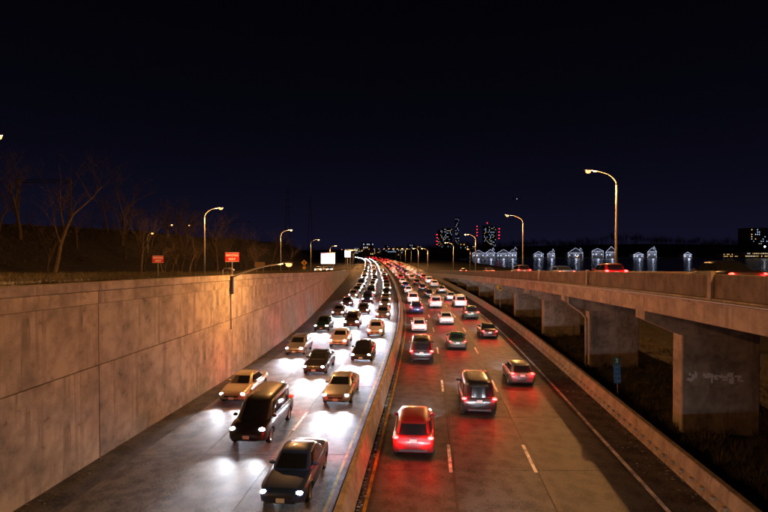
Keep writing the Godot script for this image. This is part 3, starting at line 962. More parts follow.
func make_car_meshes(kind: String) -> void:
	var K: Dictionary = KINDS[kind]
	var L: float = K.L
	var zs := []
	var n := 52
	for i in n + 1:
		zs.append(L * 0.5 - L * i / n)
	for q in [0.01, 0.03, 0.06]:
		zs.append(L * 0.5 - q * 1.0)
		zs.append(-L * 0.5 + q * 1.0)
	zs.sort()
	var rings := []
	for z in zs:
		var half := section(K, z)
		var ring := []
		for p in half:
			ring.append(Vector3(p.x, p.y, z))
		for i in range(half.size() - 2, 0, -1):
			ring.append(Vector3(-half[i].x, half[i].y, z))
		rings.append(ring)
	var st := st_new(false)
	var m: int = rings[0].size()
	for i in rings.size() - 1:
		for j in m:
			var j2 := (j + 1) % m
			quad(st, rings[i][j], rings[i][j2], rings[i + 1][j2], rings[i + 1][j])
	for e in [0, rings.size() - 1]:
		var mid := Vector3.ZERO
		for p in rings[e]:
			mid += p / m
		for j in m:
			var j2 := (j + 1) % m
			if e == 0:
				tri(st, mid, rings[e][j2], rings[e][j])
			else:
				tri(st, mid, rings[e][j], rings[e][j2])
	var out := {"body": done(st)}
	# doors: side skins a few millimetres proud of the body
	var doors := []
	for q in K.doors:
		for side in [1, -1]:
			var ds := st_new(false)
			var prev := []
			for i in 7:
				var z := lerpf(q[0] - 0.01, q[1] + 0.01, i / 6.0)
				var half := section(K, z)
				var row := []
				for j in range(2, 8):
					row.append(Vector3((half[j].x + 0.009) * side, half[j].y, z))
				if i:
					for j in 5:
						if side > 0:
							quad(ds, prev[j], row[j], row[j + 1], prev[j + 1])
						else:
							quad(ds, prev[j], prev[j + 1], row[j + 1], row[j])
				prev = row
			doors.append(done(ds))
	out["doors"] = doors
	# hood: a skin just proud of the nose
	var hs := st_new(false)
	var last_row := []
	for i in 9:
		var z := lerpf(K.cab[0][1] + 0.03, L * 0.5 - 0.22, i / 8.0)
		var half := section(K, z)
		var row := []
		for sd in [-1, 1]:
			for j in ([8, 9, 10] if sd < 0 else [9, 8]):
				row.append(Vector3(half[j].x * sd * 0.98, half[j].y + 0.01, z))
		if i:
			for j in row.size() - 1:
				quad(hs, last_row[j], last_row[j + 1], row[j + 1], row[j])
		last_row = row
	out["hood"] = done(hs)
	# cabin
	var cab := []
	var N := 64
	for q in K.cab:
		var ring := []
		for i in N:
			var a := TAU * i / N
			var r := 1.0 / pow(pow(absf(cos(a)), 5.0) + pow(absf(sin(a)), 5.0), 0.2)
			var zc: float = (q[1] + q[2]) * 0.5
			ring.append(Vector3(sin(a) * r * q[3], q[0], zc + cos(a) * r * (q[1] - q[2]) * 0.5))
		cab.append(ring)
	var cs := st_new(false)
	for i in cab.size() - 1:
		for j in N:
			var j2 := (j + 1) % N
			quad(cs, cab[i][j], cab[i + 1][j], cab[i + 1][j2], cab[i][j2])
	var last: Array = cab[cab.size() - 1]
	var c := Vector3.ZERO
	for p in last:
		c += p / N
	c.y += 0.006
	for j in N:
		tri(cs, last[j], c, last[(j + 1) % N])
	out["cabin"] = done(cs)
	var panes := {}
	for w in [["windshield", -7, 7], ["side_window", 9, 16], ["side_window", 16, 23], ["side_window", -16, -9], ["side_window", -23, -16], ["rear_window", 25, 39]]:
		var ws := st_new(false)
		var rows := 3
		for i in rows:
			for j in range(w[1], w[2]):
				var pt := func(i_, j_, edge0, edge1):
					var f: float = 0.04 + 0.92 * i_ / float(rows)
					var jj: float = j_ + (0.14 if j_ == edge0 else (-0.14 if j_ == edge1 else 0.0))
					var j0 := int(floor(jj))
					var tt := jj - j0
					var pa: Vector3 = cab[1][posmod(j0, N)].lerp(cab[1][posmod(j0 + 1, N)], tt)
					var pb: Vector3 = cab[2][posmod(j0, N)].lerp(cab[2][posmod(j0 + 1, N)], tt)
					var p := pa.lerp(pb, f)
					var a := TAU * jj / N
					return p + Vector3(sin(a), 0.3, cos(a)) * 0.009
				quad(ws, pt.call(i, j, w[1], w[2]), pt.call(i + 1, j, w[1], w[2]), pt.call(i + 1, j + 1, w[1], w[2]), pt.call(i, j + 1, w[1], w[2]))
		if not panes.has(w[0]):
			panes[w[0]] = []
		panes[w[0]].append(done(ws))
	out["panes"] = panes
	# wheel: tyre and dished rim about the x axis
	var lathe := func(prof: Array):
		var ls := st_new(false)
		var sg := 20
		for i in prof.size() - 1:
			for j in sg:
				var a := TAU * j / sg
				var b := TAU * (j + 1) / sg
				var f := func(p, ang): return Vector3(p.x, sin(ang) * p.y, cos(ang) * p.y)
				quad(ls, f.call(prof[i], a), f.call(prof[i], b), f.call(prof[i + 1], b), f.call(prof[i + 1], a))
		return done(ls)
	var R: float = K.wr
	out["tyre"] = lathe.call([Vector2(0.1, R * 0.62), Vector2(0.112, R * 0.8), Vector2(0.1, R * 0.96), Vector2(0.07, R), Vector2(-0.07, R), Vector2(-0.1, R * 0.96), Vector2(-0.112, R * 0.8), Vector2(-0.1, R * 0.62)])
	out["rim"] = lathe.call([Vector2(0.1, R * 0.63), Vector2(0.085, R * 0.58), Vector2(0.05, R * 0.5), Vector2(0.065, R * 0.2), Vector2(0.075, 0.001)])
	car_mesh[kind] = out

func unit_sphere() -> SphereMesh:
	if not M.has("_sphere"):
		var s := SphereMesh.new()
		s.radius = 1.0
		s.height = 2.0
		s.radial_segments = 14
		s.rings = 8
		M["_sphere"] = s
	return M["_sphere"]

func put(called: String, mat_: Material, parent: Node3D, c: Vector3, size: Vector3) -> MeshInstance3D:
	var o := part(called, unit_sphere(), mat_, parent, c)
	o.scale = size
	return o

func car(kind: String, colour: String, label: String, group: String, where: Vector3, fwd: Vector3, detail: int, lights: int, far := false, wide := false) -> void:
	if not car_mesh.has(kind):
		make_car_meshes(kind)
	var K: Dictionary = KINDS[kind]
	var C: Dictionary = car_mesh[kind]
	var paint: Material = M["paint " + colour]
	var t := thing({"sedan": "sedan_car", "hatchback": "hatchback_car", "sport utility vehicle": "utility_car", "van": "van"}[kind], label, "van" if kind == "van" else "car", where, 0.0, group)
	t.basis = Basis.looking_at(-fwd, Vector3.UP)
	part("body", C.body, paint, t)
	part("cabin", C.cabin, paint, t)
	var front: float = K.L * 0.5
	if detail > 0:
		for w in C.panes:
			for p in C.panes[w]:
				part(w, p, M.car_glass, t)
	if detail > 1:
		part("hood", C.hood, paint, t)
		var n := 0
		for dm in C.doors:
			var dd := part("door", dm, paint, t)
			var q = K.doors[n / 2]
			var sd := 1.0 if n % 2 == 0 else -1.0
			var hz: float = q[1] + 0.16
			var hs := section(K, hz)
			part("handle", bevel_box(Vector3(0.03, 0.03, 0.17), 0.008), M.trim, dd, Vector3((hs[6].x + 0.02) * sd, hs[6].y - 0.03, hz))
			n += 1
		for sd in [1, -1]:
			var mz: float = K.cab[1][1] - 0.5
			put("mirror", paint, t, Vector3(sd * (K.cab[1][3] + 0.075), K.cab[1][0] + 0.05, mz), Vector3(0.12, 0.08, 0.07))
		var yb: float = K.top[K.top.size() - 1][1]
		part("grille", bevel_box(Vector3(0.9, 0.13, 0.07), 0.025), M.trim, t, Vector3(0, yb - 0.06, front - 0.02))
		part("lower_intake", bevel_box(Vector3(1.08, 0.09, 0.07), 0.025), M.trim, t, Vector3(0, K.yb + 0.13, front - 0.03))
		part("front_plate", box_mesh(Vector3(0.31, 0.155, 0.012)), M.plate, t, Vector3(0, yb - 0.16, front + 0.022))
		part("rear_plate", box_mesh(Vector3(0.31, 0.155, 0.012)), M.plate, t, Vector3(0, K.tl[1] - 0.12, -front - 0.008))
		part("rear_bumper", bevel_box(Vector3(1.3, 0.13, 0.07), 0.03), M.trim, t, Vector3(0, K.yb + 0.2, -front + 0.01))
	if detail > 0:
		for z in [K.zf, K.zr]:
			for sd in [1, -1]:
				var hw := smooth_table(K.hw, z)
				var wh := Node3D.new()
				wh.name = "wheel"
				t.add_child(wh, true)
				wh.position = Vector3(sd * (hw - 0.125), K.wr, z)
				if sd < 0:
					wh.rotation.y = PI
				part("tyre", C.tyre, M.tyre, wh)
				part("rim", C.rim, M.rim, wh)
	for sd in [1, -1]:
		var hp := Vector3(K.hl[0] * sd, K.hl[1], K.hl[2])
		var tp := Vector3(K.tl[0] * sd, K.tl[1], K.tl[2])
		put("headlight", M.far_headlamp if far else M.headlamp, t, hp, Vector3(0.15, 0.075, 0.13))
		put("taillight", M.far_taillamp if far else M.taillamp, t, tp, Vector3(0.16, 0.085, 0.09))
		if lights >= 2 or (lights == 1 and sd == 1):
			var share := 1.0 if lights >= 2 else 2.0
			var lp := hp + Vector3(0.0 if lights >= 2 else -K.hl[0], 0, 0.19)
			beam(t, lp, 44.0 * share, 11.0, -0.085)
			if wide:
				beam(t, lp + Vector3(0, 0.01, 0), 22.0 * share, 33.0, -0.17)
		if lights >= 2:
			var o := OmniLight3D.new()
			o.name = "taillight_glow"
			o.light_color = Color(1.0, 0.06, 0.07)
			o.light_energy = 1.9
			o.light_size = 0.08
			o.omni_range = 20
			o.omni_attenuation = 2.0
			o.shadow_enabled = true
			o.position = tp + Vector3(0, 0, -0.17)
			t.add_child(o, true)

func beam(t: Node3D, p: Vector3, energy: float, angle: float, pitch: float) -> void:
	var l := SpotLight3D.new()
	l.name = "headlight_beam"
	l.light_color = Color(0.93, 0.95, 1.0)
	l.light_energy = energy
	l.light_size = 0.07
	l.spot_range = 80
	l.spot_attenuation = 2.0
	l.spot_angle = angle
	l.spot_angle_attenuation = 1.0
	l.shadow_enabled = true
	l.position = p
	l.rotation = Vector3(pitch, PI, 0)
	t.add_child(l, true)

func make_traffic() -> void:
	var cols := ["silver", "white", "black", "dark blue", "red", "grey", "beige", "silver", "green", "white", "grey", "black"]
	var kinds := ["sedan", "sport utility vehicle", "hatchback", "sedan", "van", "sport utility vehicle", "sedan"]
	rng.seed = 81
	var short := {"sedan": "sedan", "hatchback": "hatchback", "sport utility vehicle": "SUV", "van": "van"}
	for ln in [[-2.45, "median lane", 20.5, -1], [-5.65, "middle lane", 26.5, -1], [-8.75, "wall lane", 33.0, -1], [2.3, "median lane", 6.0, 1], [5.75, "middle lane", 11.0, 1], [9.5, "shoulder lane", 4.0, 1]]:
		var d: float = ln[2]
		var come: bool = ln[3] < 0
		var list := []
		while d < 560:
			var kd: String = kinds[rng.randi() % kinds.size()]
			var cl: String = cols[rng.randi() % cols.size()]
			if kd == "van" and cl in ["red", "green", "beige"]:
				cl = "white"
			if ln[1] != "shoulder lane" or d < 13.0 or d > 26.0:
				list.append([d, kd, cl, ln[0] + rng.randf_range(-0.18, 0.18)])
			if come:
				d += rng.randf_range(8.5, 15.0) if d > 70 else rng.randf_range(9.5, 14.0)
			else:
				d += rng.randf_range(10.0, 20.0) if d > 80 else rng.randf_range(14.0, 21.0)
		for i in list.size():
			var c = list[i]
			var lead = null
			if come and i > 0:
				lead = list[i - 1]
			elif not come and i < list.size() - 1:
				lead = list[i + 1]
			d = c[0]
			var label := "%s %s with %s lit" % [c[2], short[c[1]], "headlights" if come else "tail lights"]
			if lead:
				label += " behind a %s %s" % [lead[2], short[lead[1]]]
			label += " in the " + ln[1]
			car(c[1], c[2], label, "oncoming traffic" if come else "departing traffic", at(c[3], d), -ahead(d) if come else ahead(d), 2 if d < 75 else (1 if d < 160 else 0), 2 if d < 100 else (1 if d < 260 else 0), d > 130, d < 100)
	# cars on the ramp and on the frontage road
	var q := 0
	for d in [24.0, 39.0, 52.0, 71.0, 96.0, 128.0]:
		var f := (at(0, d + 1, ramp_e(d + 1)) - at(0, d - 1, ramp_e(d - 1))).normalized()
		var kd: String = ["sedan", "hatchback", "sedan", "sport utility vehicle", "sedan", "hatchback"][q]
		var cl: String = ["black", "red", "dark blue", "grey", "silver", "green"][q]
		car(kd, cl, "%s %s with lit tail lights on the raised ramp" % [cl, kd], "cars on the ramp", at(16.6, d, ramp_e(d) + 0.004), f, 2 if d < 80 else 1, 2 if d < 100 else 1, d > 120)
		q += 1
	q = 0
	for d in [128.0, 146.0, 163.0]:
		var f := (at(wall_s(d - 1), d - 1, wall_top(d - 1)) - at(wall_s(d + 1), d + 1, wall_top(d + 1))).normalized()
		var cl: String = ["white", "grey", "silver"][q]
		car("sedan", cl, "%s sedan with lit headlights on the road behind the retaining wall" % cl, "cars on the frontage road", at(wall_s(d) - 5.0, d, wall_top(d) - 0.296), f, 1, 1, true)
		q += 1

# ---------------------------------------------------------------- trees and brush
func branch(tr: SurfaceTool, cr: SurfaceTool, r: RandomNumberGenerator, p: Vector3, dir: Vector3, len_: float, rad: float, depth: int) -> void:
	var st := tr if depth == 0 else cr
	var segs := 4 if depth == 0 else (3 if depth < 3 else 2)
	var pts := [p]
	var rr := [rad]
	var cur := p
	var dd := dir
	var end := rad * (0.5 if depth < 4 else 0.25)
	for i in segs:
		dd = (dd + Vector3(r.randf_range(-1, 1), r.randf_range(-0.5, 0.9), r.randf_range(-1, 1)) * 0.16).normalized()
		cur += dd * len_ / segs
		pts.append(cur)
		rr.append(lerpf(rad, end, (i + 1.0) / segs))
	add_tube(st, pts, rr, 7 if depth == 0 else (5 if depth == 1 else 3), false)
	if depth >= 4:
		return
	var kids := 4 + r.randi() % 2 if depth < 2 else 3 + r.randi() % 2
	for i in kids:
		var f := r.randf_range(0.45, 1.0) if i < kids - 1 else 1.0
		var idx := clampf(f * segs, 0, segs)
		var i0 := mini(int(idx), segs - 1)
		var bp: Vector3 = pts[i0].lerp(pts[i0 + 1], idx - i0)
		var out := Vector3(r.randf_range(-1, 1), r.randf_range(-0.15, 0.35), r.randf_range(-1, 1)).normalized()
		var nd := (dd * r.randf_range(0.6, 1.0) + out * r.randf_range(0.55, 0.95)).normalized()
		branch(tr, cr, r, bp, nd, len_ * r.randf_range(0.5, 0.76), maxf(rr[i0] * r.randf_range(0.45, 0.65), 0.008), depth + 1)

func tree_meshes(seed_: int, h: float) -> Array:
	var r := RandomNumberGenerator.new()
	r.seed = seed_
	var tr := st_new(false)
	var cr := st_new(false)
	branch(tr, cr, r, Vector3.ZERO, Vector3(r.randf_range(-0.1, 0.1), 1, r.randf_range(-0.1, 0.1)).normalized(), h * 0.42, h * 0.017, 0)
	return [done(tr), done(cr)]

func make_plants() -> void:
	var vars := []
	for i in 5:
		vars.append(tree_meshes(100 + i * 7, [9.0, 11.0, 8.0, 12.5, 10.0][i]))
	rng.seed = 5
	var spots := []
	# a lit row behind the frontage road and a looser dark belt in front of the embankment
	for i in 16:
		spots.append([-31.0 - rng.randf() * 9.0, 76.0 + i * 3.2 + rng.randf() * 2.0, 0])
	for i in 40:
		spots.append([-34.0 - rng.randf() * 40.0, 46.0 + i * 4.2 + rng.randf() * 5.0, 1])
	for i in 12:
		spots.append([-104.0 - rng.randf() * 22.0, 150.0 + i * 14.0, 2])
	for q in spots:
		var v = vars[rng.randi() % 5]
		var t := thing("bare_tree", ["bare pale trunked tree in the lamplit row behind the frontage road", "dark bare tree on the slope below the railway embankment", "dark bare tree standing beyond the railway embankment"][q[2]], "tree", at(q[0], q[1], ground_y(q[0], q[1]) - 0.1), rng.randf() * TAU, ["lamplit trees", "trees on the slope", "trees beyond the embankment"][q[2]])
		t.scale = Vector3.ONE * rng.randf_range(0.75, 1.2) * (1.45 if q[2] != 0 else 0.85)
		part("trunk", v[0], M.bark, t)
		part("crown", v[1], M.bark, t)
	# far wooded bank: reads as one mass
	var both := st_new(false)
	for i in 3:
		var off := Transform3D(Basis.IDENTITY, Vector3(i * 4.5 - 4.5, 0, (i % 2) * 3.0))
		both.append_from(vars[i][0], 0, off)
		both.append_from(vars[i][1], 0, off)
	var bm := both.commit()
	var mm := MultiMesh.new()
	mm.transform_format = MultiMesh.TRANSFORM_3D
	mm.mesh = bm
	mm.instance_count = 1100
	rng.seed = 9
	for i in 1100:
		var x := rng.randf_range(60.0, 900.0)
		var d := 622.0 + rng.randf() * 300.0
		if i > 1000:
			x = rng.randf_range(-420.0, -60.0)
			d = rng.randf_range(470, 760)
		var s := x - xm(d)
		var b := Basis(Vector3.UP, rng.randf() * TAU).scaled(Vector3.ONE * rng.randf_range(0.8, 1.5))
		mm.set_instance_transform(i, Transform3D(b, Vector3(x, ground_y(s, d) - 0.5, -d)))
	var o := MultiMeshInstance3D.new()
	o.name = "far_wood"
	o.multimesh = mm
	o.material_override = M.bark
	o.set_meta("kind", "stuff")
	add_child(o)
	tag(o, "dark bare wood covering the far river bank and distant slopes", "wood")
	# dry grass and brush
	var gs := st_new()
	var r := RandomNumberGenerator.new()
	r.seed = 3
	for i in 26:
		var a := r.randf() * TAU
		var p := Vector3(cos(a), 0, sin(a)) * r.randf() * 0.22
		var tip := p + Vector3(cos(a) * r.randf_range(0.02, 0.3), r.randf_range(0.15, 0.5), sin(a) * r.randf_range(0.02, 0.3))
		var w := Vector3(-sin(a), 0, cos(a)) * 0.012
		tri(gs, p - w, tip, p + w)
	var tuft := done(gs)
	var gm := MultiMesh.new()
	gm.transform_format = MultiMesh.TRANSFORM_3D
	gm.mesh = tuft
	gm.instance_count = 22000
	for i in 22000:
		var d: float
		var s: float
		if i < 5200:
			d = 12.0 + pow(r.randf(), 1.6) * 110.0
			s = 14.1 + pow(r.randf(), 1.3) * 16.0
		else:
			d = 8.0 + r.randf() * 150.0
			s = wall_s(d) - (0.5 + r.randf() * 1.4 if r.randf() < 0.4 else 11.0 + r.randf() * 60.0)
		var b := Basis(Vector3.UP, r.randf() * TAU).scaled(Vector3.ONE * r.randf_range(0.5, 1.5))
		gm.set_instance_transform(i, Transform3D(b, at(s, d, ground_y(s, d) - 0.02)))
	var g := MultiMeshInstance3D.new()
	g.name = "dry_grass"
	g.multimesh = gm
	g.material_override = M.brush
	g.set_meta("kind", "stuff")
	add_child(g)
	tag(g, "dry winter grass tufts under the ramp and along the verges", "grass")
	# grit collected along the barriers
	var ps := st_new()
	add_box(ps, Vector3(0, 0.3, 0), Vector3(1, 0.6, 0.8), Basis(Vector3(0.3, 1, 0.2).normalized(), 0.6))
	var pm := MultiMesh.new()
	pm.transform_format = MultiMesh.TRANSFORM_3D
	pm.mesh = done(ps)
	pm.instance_count = 4200
	for i in 4200:
		var d := 13.0 + pow(r.randf(), 1.5) * 80.0
		var s := 13.3 - pow(r.randf(), 2.2) * 1.3
		if i % 3 == 1:
			s = 0.4 + absf(r.randfn(0, 0.1))
		elif i % 3 == 2:
			s = wall_s(d) + 0.05 + absf(r.randfn(0, 0.5))
		var z := 0.012 + pow(r.randf(), 4.0) * 0.07
		pm.set_instance_transform(i, Transform3D(Basis(Vector3.UP, r.randf() * TAU).scaled(Vector3(z * r.randf_range(0.7, 2.0), z * 0.6, z)), at(s, d, -0.004)))
	var gr := MultiMeshInstance3D.new()
	gr.name = "gravel"
	gr.multimesh = pm
	gr.material_override = M.gravel
	gr.set_meta("kind", "stuff")
	add_child(gr)
	tag(gr, "grit and small debris gathered along the barriers and wall foot", "gravel")

# ---------------------------------------------------------------- railway, river houses, skyline
func make_railway() -> void:
	for q in [[127.0, 0], [317.0, 1]]:
		var d: float = q[0]
		var s0 := -93.6
		var s1 := -80.6
		var t := thing("catenary_gantry", ["dark steel gantry spanning the railway embankment beside the slope trees", "small distant steel gantry spanning the railway embankment farther along"][q[1]], "gantry", at(s0, d, 14.2))
		var w := s1 - s0
		for x in [0.0, w]:
			var st := st_new()
			for dx in [-0.22, 0.22]:
				add_box(st, Vector3(x + dx, 6.3, 0), Vector3(0.12, 12.8, 0.3))
			for n in 12:
				add_box(st, Vector3(x, 0.7 + n * 1.05, 0), Vector3(0.6, 0.06, 0.06), Basis(Vector3.BACK, 0.7 if n % 2 else -0.7))
			part("post", done(st), M.steel_dark, t)
		var bs := st_new()
		add_box(bs, Vector3(w * 0.5, 12.3, 0), Vector3(w, 0.16, 0.3))
		add_box(bs, Vector3(w * 0.5, 11.6, 0), Vector3(w, 0.16, 0.3))
		for n in 12:
			add_box(bs, Vector3(w * (n + 0.5) / 12.0, 11.95, 0), Vector3(1.1, 0.06, 0.06), Basis(Vector3.BACK, 0.6 if n % 2 else -0.6))
		part("beam", done(bs), M.steel_dark, t)
	for q in [[-94.0, 500.0], [-72.0, 500.0]]:
		var t := thing("pylon", "thin tall steel pylon rising faintly beyond the railway", "pylon", Vector3(q[0], ground_y(q[0] - xm(500.0), 500.0), -q[1]), 0.0, "pylons beyond the railway")
		var st := st_new()
		var hgt := 58.0
		for sx in [-1, 1]:
			for sz in [-1, 1]:
				add_tube(st, [Vector3(sx * 2.6, 0, sz * 2.6), Vector3(sx * 0.5, hgt, sz * 0.5)], [0.14, 0.09], 4)
		for n in 14:
			var y := hgt * n / 14.0
			var y2 := hgt * (n + 1) / 14.0
			var w := lerpf(2.6, 0.5, n / 14.0)
			var w2 := lerpf(2.6, 0.5, (n + 1) / 14.0)
			for sz in [-1, 1]:
				add_tube(st, [Vector3(-w, y, sz * w), Vector3(w2, y2, sz * w2)], [0.06, 0.06], 3)
		part("lattice", done(st), M.steel_dark, t)
		var arms := st_new()
		for y in [40.0, 47.0, 54.0]:
			add_box(arms, Vector3(0, y, 0), Vector3(9.0, 0.25, 0.3))
		part("crossarms", done(arms), M.steel_dark, t)

func string_light(parent: Node3D, a: Vector3, b: Vector3) -> void:
	var len_ := (b - a).length()
	var parts := int(ceil(len_ / 4.8))
	for j in parts:
		var p := a.lerp(b, float(j) / parts)
		var q := a.lerp(b, float(j + 1) / parts)
		var st := st_new()
		var n := int(ceil((q - p).length() / 0.55))
		for i in n:
			add_box(st, p.lerp(q, (i + 0.5) / n), Vector3(0.15, 0.15, 0.15))
		part("light_string", done(st), M.white_bulb, parent)

func boathouse(label: String, x: float, d: float, w: float, h: float, rh: float, tower: float) -> void:
	var t := thing("boathouse", label, "boathouse", Vector3(x, -1.2, -d), rng.randf_range(-0.15, 0.15), "boathouses along the far bank")
	var dp := 9.0
	part("wall", box_mesh(Vector3(w, h, dp), Vector3(0, h * 0.5, 0)), M.far_wall, t)
	var st := st_new()
	var a := w * 0.54
	var e := dp * 0.54
	quad(st, Vector3(-a, h, e), Vector3(0, h + rh, e), Vector3(0, h + rh, -e), Vector3(-a, h, -e))
	quad(st, Vector3(0, h + rh, e), Vector3(a, h, e), Vector3(a, h, -e), Vector3(0, h + rh, -e))
	tri(st, Vector3(-a, h, e), Vector3(0, h + rh, e), Vector3(a, h, e))
	tri(st, Vector3(a, h, -e), Vector3(0, h + rh, -e), Vector3(-a, h, -e))
	part("roof", done(st), M.far_roof, t)
	var f := e + 0.1
	string_light(t, Vector3(-a, h, f), Vector3(0, h + rh, f))
	string_light(t, Vector3(0, h + rh, f), Vector3(a, h, f))
	string_light(t, Vector3(-a, h, f), Vector3(a, h, f))
	for sx in [-1, 1]:
		string_light(t, Vector3(sx * w * 0.5, 0.3, f), Vector3(sx * w * 0.5, h, f))
	var n := int(w / 3.0)
	for i in n:
		var wx := -w * 0.5 + w * (i + 0.5) / n
		part("window", box_mesh(Vector3(1.0, 1.5, 0.06), Vector3(wx, h * 0.5 + 0.2, dp * 0.5 + 0.03)), M.cool_window if (i + int(x)) % 3 else M.far_roof, t)
	if tower > 0:
		part("turret", tube_mesh([Vector3(a * 0.8, 0, 0), Vector3(a * 0.8, h + tower, 0)], [1.5, 1.5], 8, true), M.far_wall, t)
		part("turret_roof", tube_mesh([Vector3(a * 0.8, h + tower, 0), Vector3(a * 0.8, h + tower + 3.0, 0)], [1.9, 0.05], 8, true), M.far_roof, t)
		string_light(t, Vector3(a * 0.8 - 1.6, h + tower, 1.6), Vector3(a * 0.8, h + tower + 3.0, 0.1))
		string_light(t, Vector3(a * 0.8 + 1.6, h + tower, 1.6), Vector3(a * 0.8, h + tower + 3.0, 0.1))
	var l := OmniLight3D.new()
	l.name = "string_light_glow"
	l.light_color = Color(0.82, 0.86, 1.0)
	l.light_energy = 14.0
	l.light_size = 1.0
	l.omni_range = 60
	l.shadow_enabled = true
	l.position = Vector3(0, h * 0.7, dp * 0.5 + 3.0)
	t.add_child(l)

func far_building(label: String, x: float, d: float, y: float, w: float, h: float, share: float, warm: float, cols: int, rows: int) -> void:
	var t := thing("far_building", label, "building", Vector3(x, y, -d))
	part("wall", box_mesh(Vector3(w, h, w * 0.7), Vector3(0, h * 0.5, 0)), M.far_wall, t)
	part("roof", box_mesh(Vector3(w * 1.03, h * 0.03, w * 0.73), Vector3(0, h * 1.016, 0)), M.far_roof, t)
	for i in cols:
		for j in rows:
			if rng.randf() < share:
				part("window", box_mesh(Vector3(w / cols * 0.34, h / rows * 0.36, 0.3), Vector3(-w * 0.5 + w * (i + 0.5) / cols, h * (j + 0.5) / rows, w * 0.35)), M.warm_window if rng.randf() < warm else M.cool_window, t)

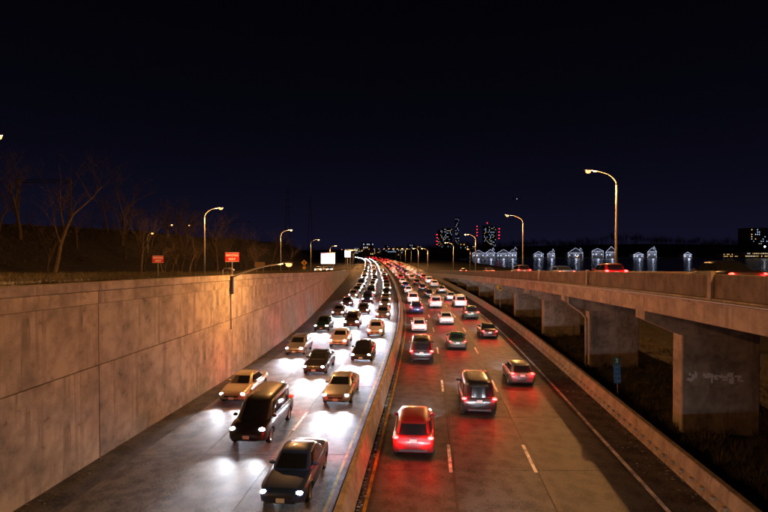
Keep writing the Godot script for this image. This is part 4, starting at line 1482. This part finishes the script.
func make_far() -> void:
	rng.seed = 31
	var px := func(u, d): return (u - 384.0) / 512.0 * d
	# houses outlined with bulbs
	var list := [[478, 14, 5.5, 3.6, 0.0, "low outlined boathouse at the left end of the lit row"], [489, 11, 6.0, 4.0, 3.0, "outlined boathouse with a small turret near the left end of the row"], [503, 15, 5.5, 4.5, 0.0, "broad outlined boathouse next to the ramp lamp pole"], [512, 9, 6.0, 4.0, 4.0, "narrow outlined boathouse with a tall pointed turret"], [537, 11, 4.5, 3.5, 0.0, "plain small outlined boathouse standing alone"], [550, 8, 5.0, 3.0, 2.5, "slim outlined boathouse with a low turret"], [574, 17, 6.0, 6.0, 3.0, "large gabled boathouse with turret behind the riverside lamp"], [596, 13, 8.0, 3.4, 0.0, "tall shallow roofed boathouse outlined in bulbs"], [609, 13, 7.0, 6.5, 0.0, "steep gabled boathouse beside the tall ramp lamp pole"], [636, 12, 4.0, 2.5, 0.0, "low dim boathouse right of the tall ramp lamp"], [650, 10, 7.5, 4.5, 3.0, "tall narrow boathouse with turret at the end of the row"], [685, 9, 4.0, 3.0, 0.0, "faint small boathouse apart from the row"]]
	for q in list:
		boathouse(q[5], px.call(q[0], 612.0), 612.0, q[1], q[2], q[3], q[4])
	# skyline and riverside buildings
	far_building("broad lit pavilion with a bright front on the far bank", px.call(752, 640.0), 640.0, -1.0, 34, 6.5, 0.8, 0.7, 16, 2)
	far_building("small lit pavilion left of the broad one on the far bank", px.call(727, 640.0), 640.0, -1.0, 18, 5, 0.6, 1.0, 9, 2)
	far_building("pale hilltop building with lit front high above the wood", px.call(757, 900.0), 900.0, ground_y(px.call(757, 900.0) - xm(900.0), 900.0) - 1.0, 46, 36, 0.3, 0.2, 14, 9)
	far_building("tall narrow distant block with few lit windows beside the red beacons", px.call(447, 1900.0), 1900.0, 0.0, 34, 84, 0.35, 0.3, 8, 18)
	far_building("twin topped distant block with cool lit windows", px.call(441, 1900.0), 1900.0, 0.0, 24, 78, 0.4, 0.2, 6, 16)
	far_building("distant grey tower under the middle red beacons", px.call(489, 1900.0), 1900.0, 0.0, 44, 92, 0.28, 0.25, 10, 20)
	far_building("distant slim tower with a lit crown", px.call(457, 1900.0), 1900.0, 0.0, 14, 122, 0.35, 0.2, 4, 26)
	for i in 16:
		var u := 352.0 + i * 8.4 + rng.randf_range(-3, 3)
		var d := rng.randf_range(720.0, 1150.0)
		far_building(["low distant warehouse with scattered lit windows ahead on the horizon", "distant block of lit windows where the road vanishes"][i % 2], px.call(u, d), d, -0.5, rng.randf_range(10, 22), rng.randf_range(8, 20), 0.4, 0.35, 7, 4)
		get_child(get_child_count() - 1).set_meta("group", "buildings on the horizon")
	for q in [[477, 95.0, "leftmost tall mast with red beacons"], [487, 108.0, "tallest mast with red beacons behind the grey tower"], [499, 84.0, "shortest mast with red beacons"], [437, 60.0, "lone low mast with red beacons left of the tower blocks"]]:
		var x: float = px.call(q[0], 2100.0)
		var t := thing("beacon_mast", q[2], "mast", Vector3(x, 0, -2100))
		var h: float = q[1] + 8.0
		part("mast", tube_mesh([Vector3.ZERO, Vector3(0, h, 0)], [1.6, 0.5], 6), M.steel_dark, t)
		for n in 4:
			part("beacon_light", unit_sphere(), M.red_beacon, t, Vector3(0, h - n * 13.0, 0.9)).scale = Vector3.ONE * 0.9
	# an aircraft low over the ramp
	var ap := Vector3(px.call(516, 1700.0), 9.4 + 50.0 / 512.0 * 1700.0, -1700)
	var t := thing("aircraft", "small airliner with a bright landing light low in the sky", "aircraft", ap, 0.9)
	t.rotation.z = -0.12
	part("fuselage", tube_mesh([Vector3(0, 0, 16), Vector3(0, 0, 13), Vector3(0, 0, -9), Vector3(0, 0.8, -17)], [0.3, 1.9, 1.9, 0.3], 10), M.sign_white, t)
	for sx in [-1, 1]:
		var ws := st_new()
		quad(ws, Vector3(0, -0.5, 3), Vector3(sx * 16, 0.8, -5), Vector3(sx * 16, 0.8, -7), Vector3(0, -0.5, -3))
		quad(ws, Vector3(0, -0.9, 3), Vector3(0, -0.9, -3), Vector3(sx * 16, 0.7, -7), Vector3(sx * 16, 0.7, -5))
		part("wing", done(ws), M.sign_white, t)
		put("landing_light", M.white_bulb, t, Vector3(sx * 2.6, -0.6, 3.0), Vector3.ONE * 0.6)
	part("tail_fin", box_mesh(Vector3(0.3, 5, 3), Vector3(0, 3.2, -14.5)), M.sign_white, t)

# ----------------------------------------------------------------
func _ready() -> void:
	var cam := Camera3D.new()
	cam.name = "camera"
	cam.fov = 53.13
	cam.near = 0.1
	cam.far = 6000
	cam.position = Vector3(0, 9.4, 0)
	cam.rotation.x = -atan(7.0 / 512.0)
	add_child(cam)
	cam.current = true
	var env := Environment.new()
	var sky := Sky.new()
	var sm := ProceduralSkyMaterial.new()
	sm.sky_top_color = Color8(3, 3, 6)
	sm.sky_horizon_color = Color8(19, 18, 37)
	sm.sky_curve = 0.09
	sm.ground_horizon_color = Color8(19, 18, 37)
	sm.ground_bottom_color = Color8(3, 3, 6)
	sm.sun_angle_max = 0.0
	sky.sky_material = sm
	env.background_mode = Environment.BG_SKY
	env.sky = sky
	env.tonemap_mode = Environment.TONE_MAPPER_LINEAR
	env.tonemap_exposure = 1.0
	env.sdfgi_enabled = true
	env.ssao_enabled = true
	env.ssil_enabled = true
	var we := WorldEnvironment.new()
	we.name = "environment"
	we.environment = env
	add_child(we)

	make_materials()
	make_ground()
	make_roads()
	make_wall()
	make_barriers()
	make_ramp()
	make_lamps()
	make_traffic()
	make_signs()
	make_railway()
	make_far()
	make_plants()
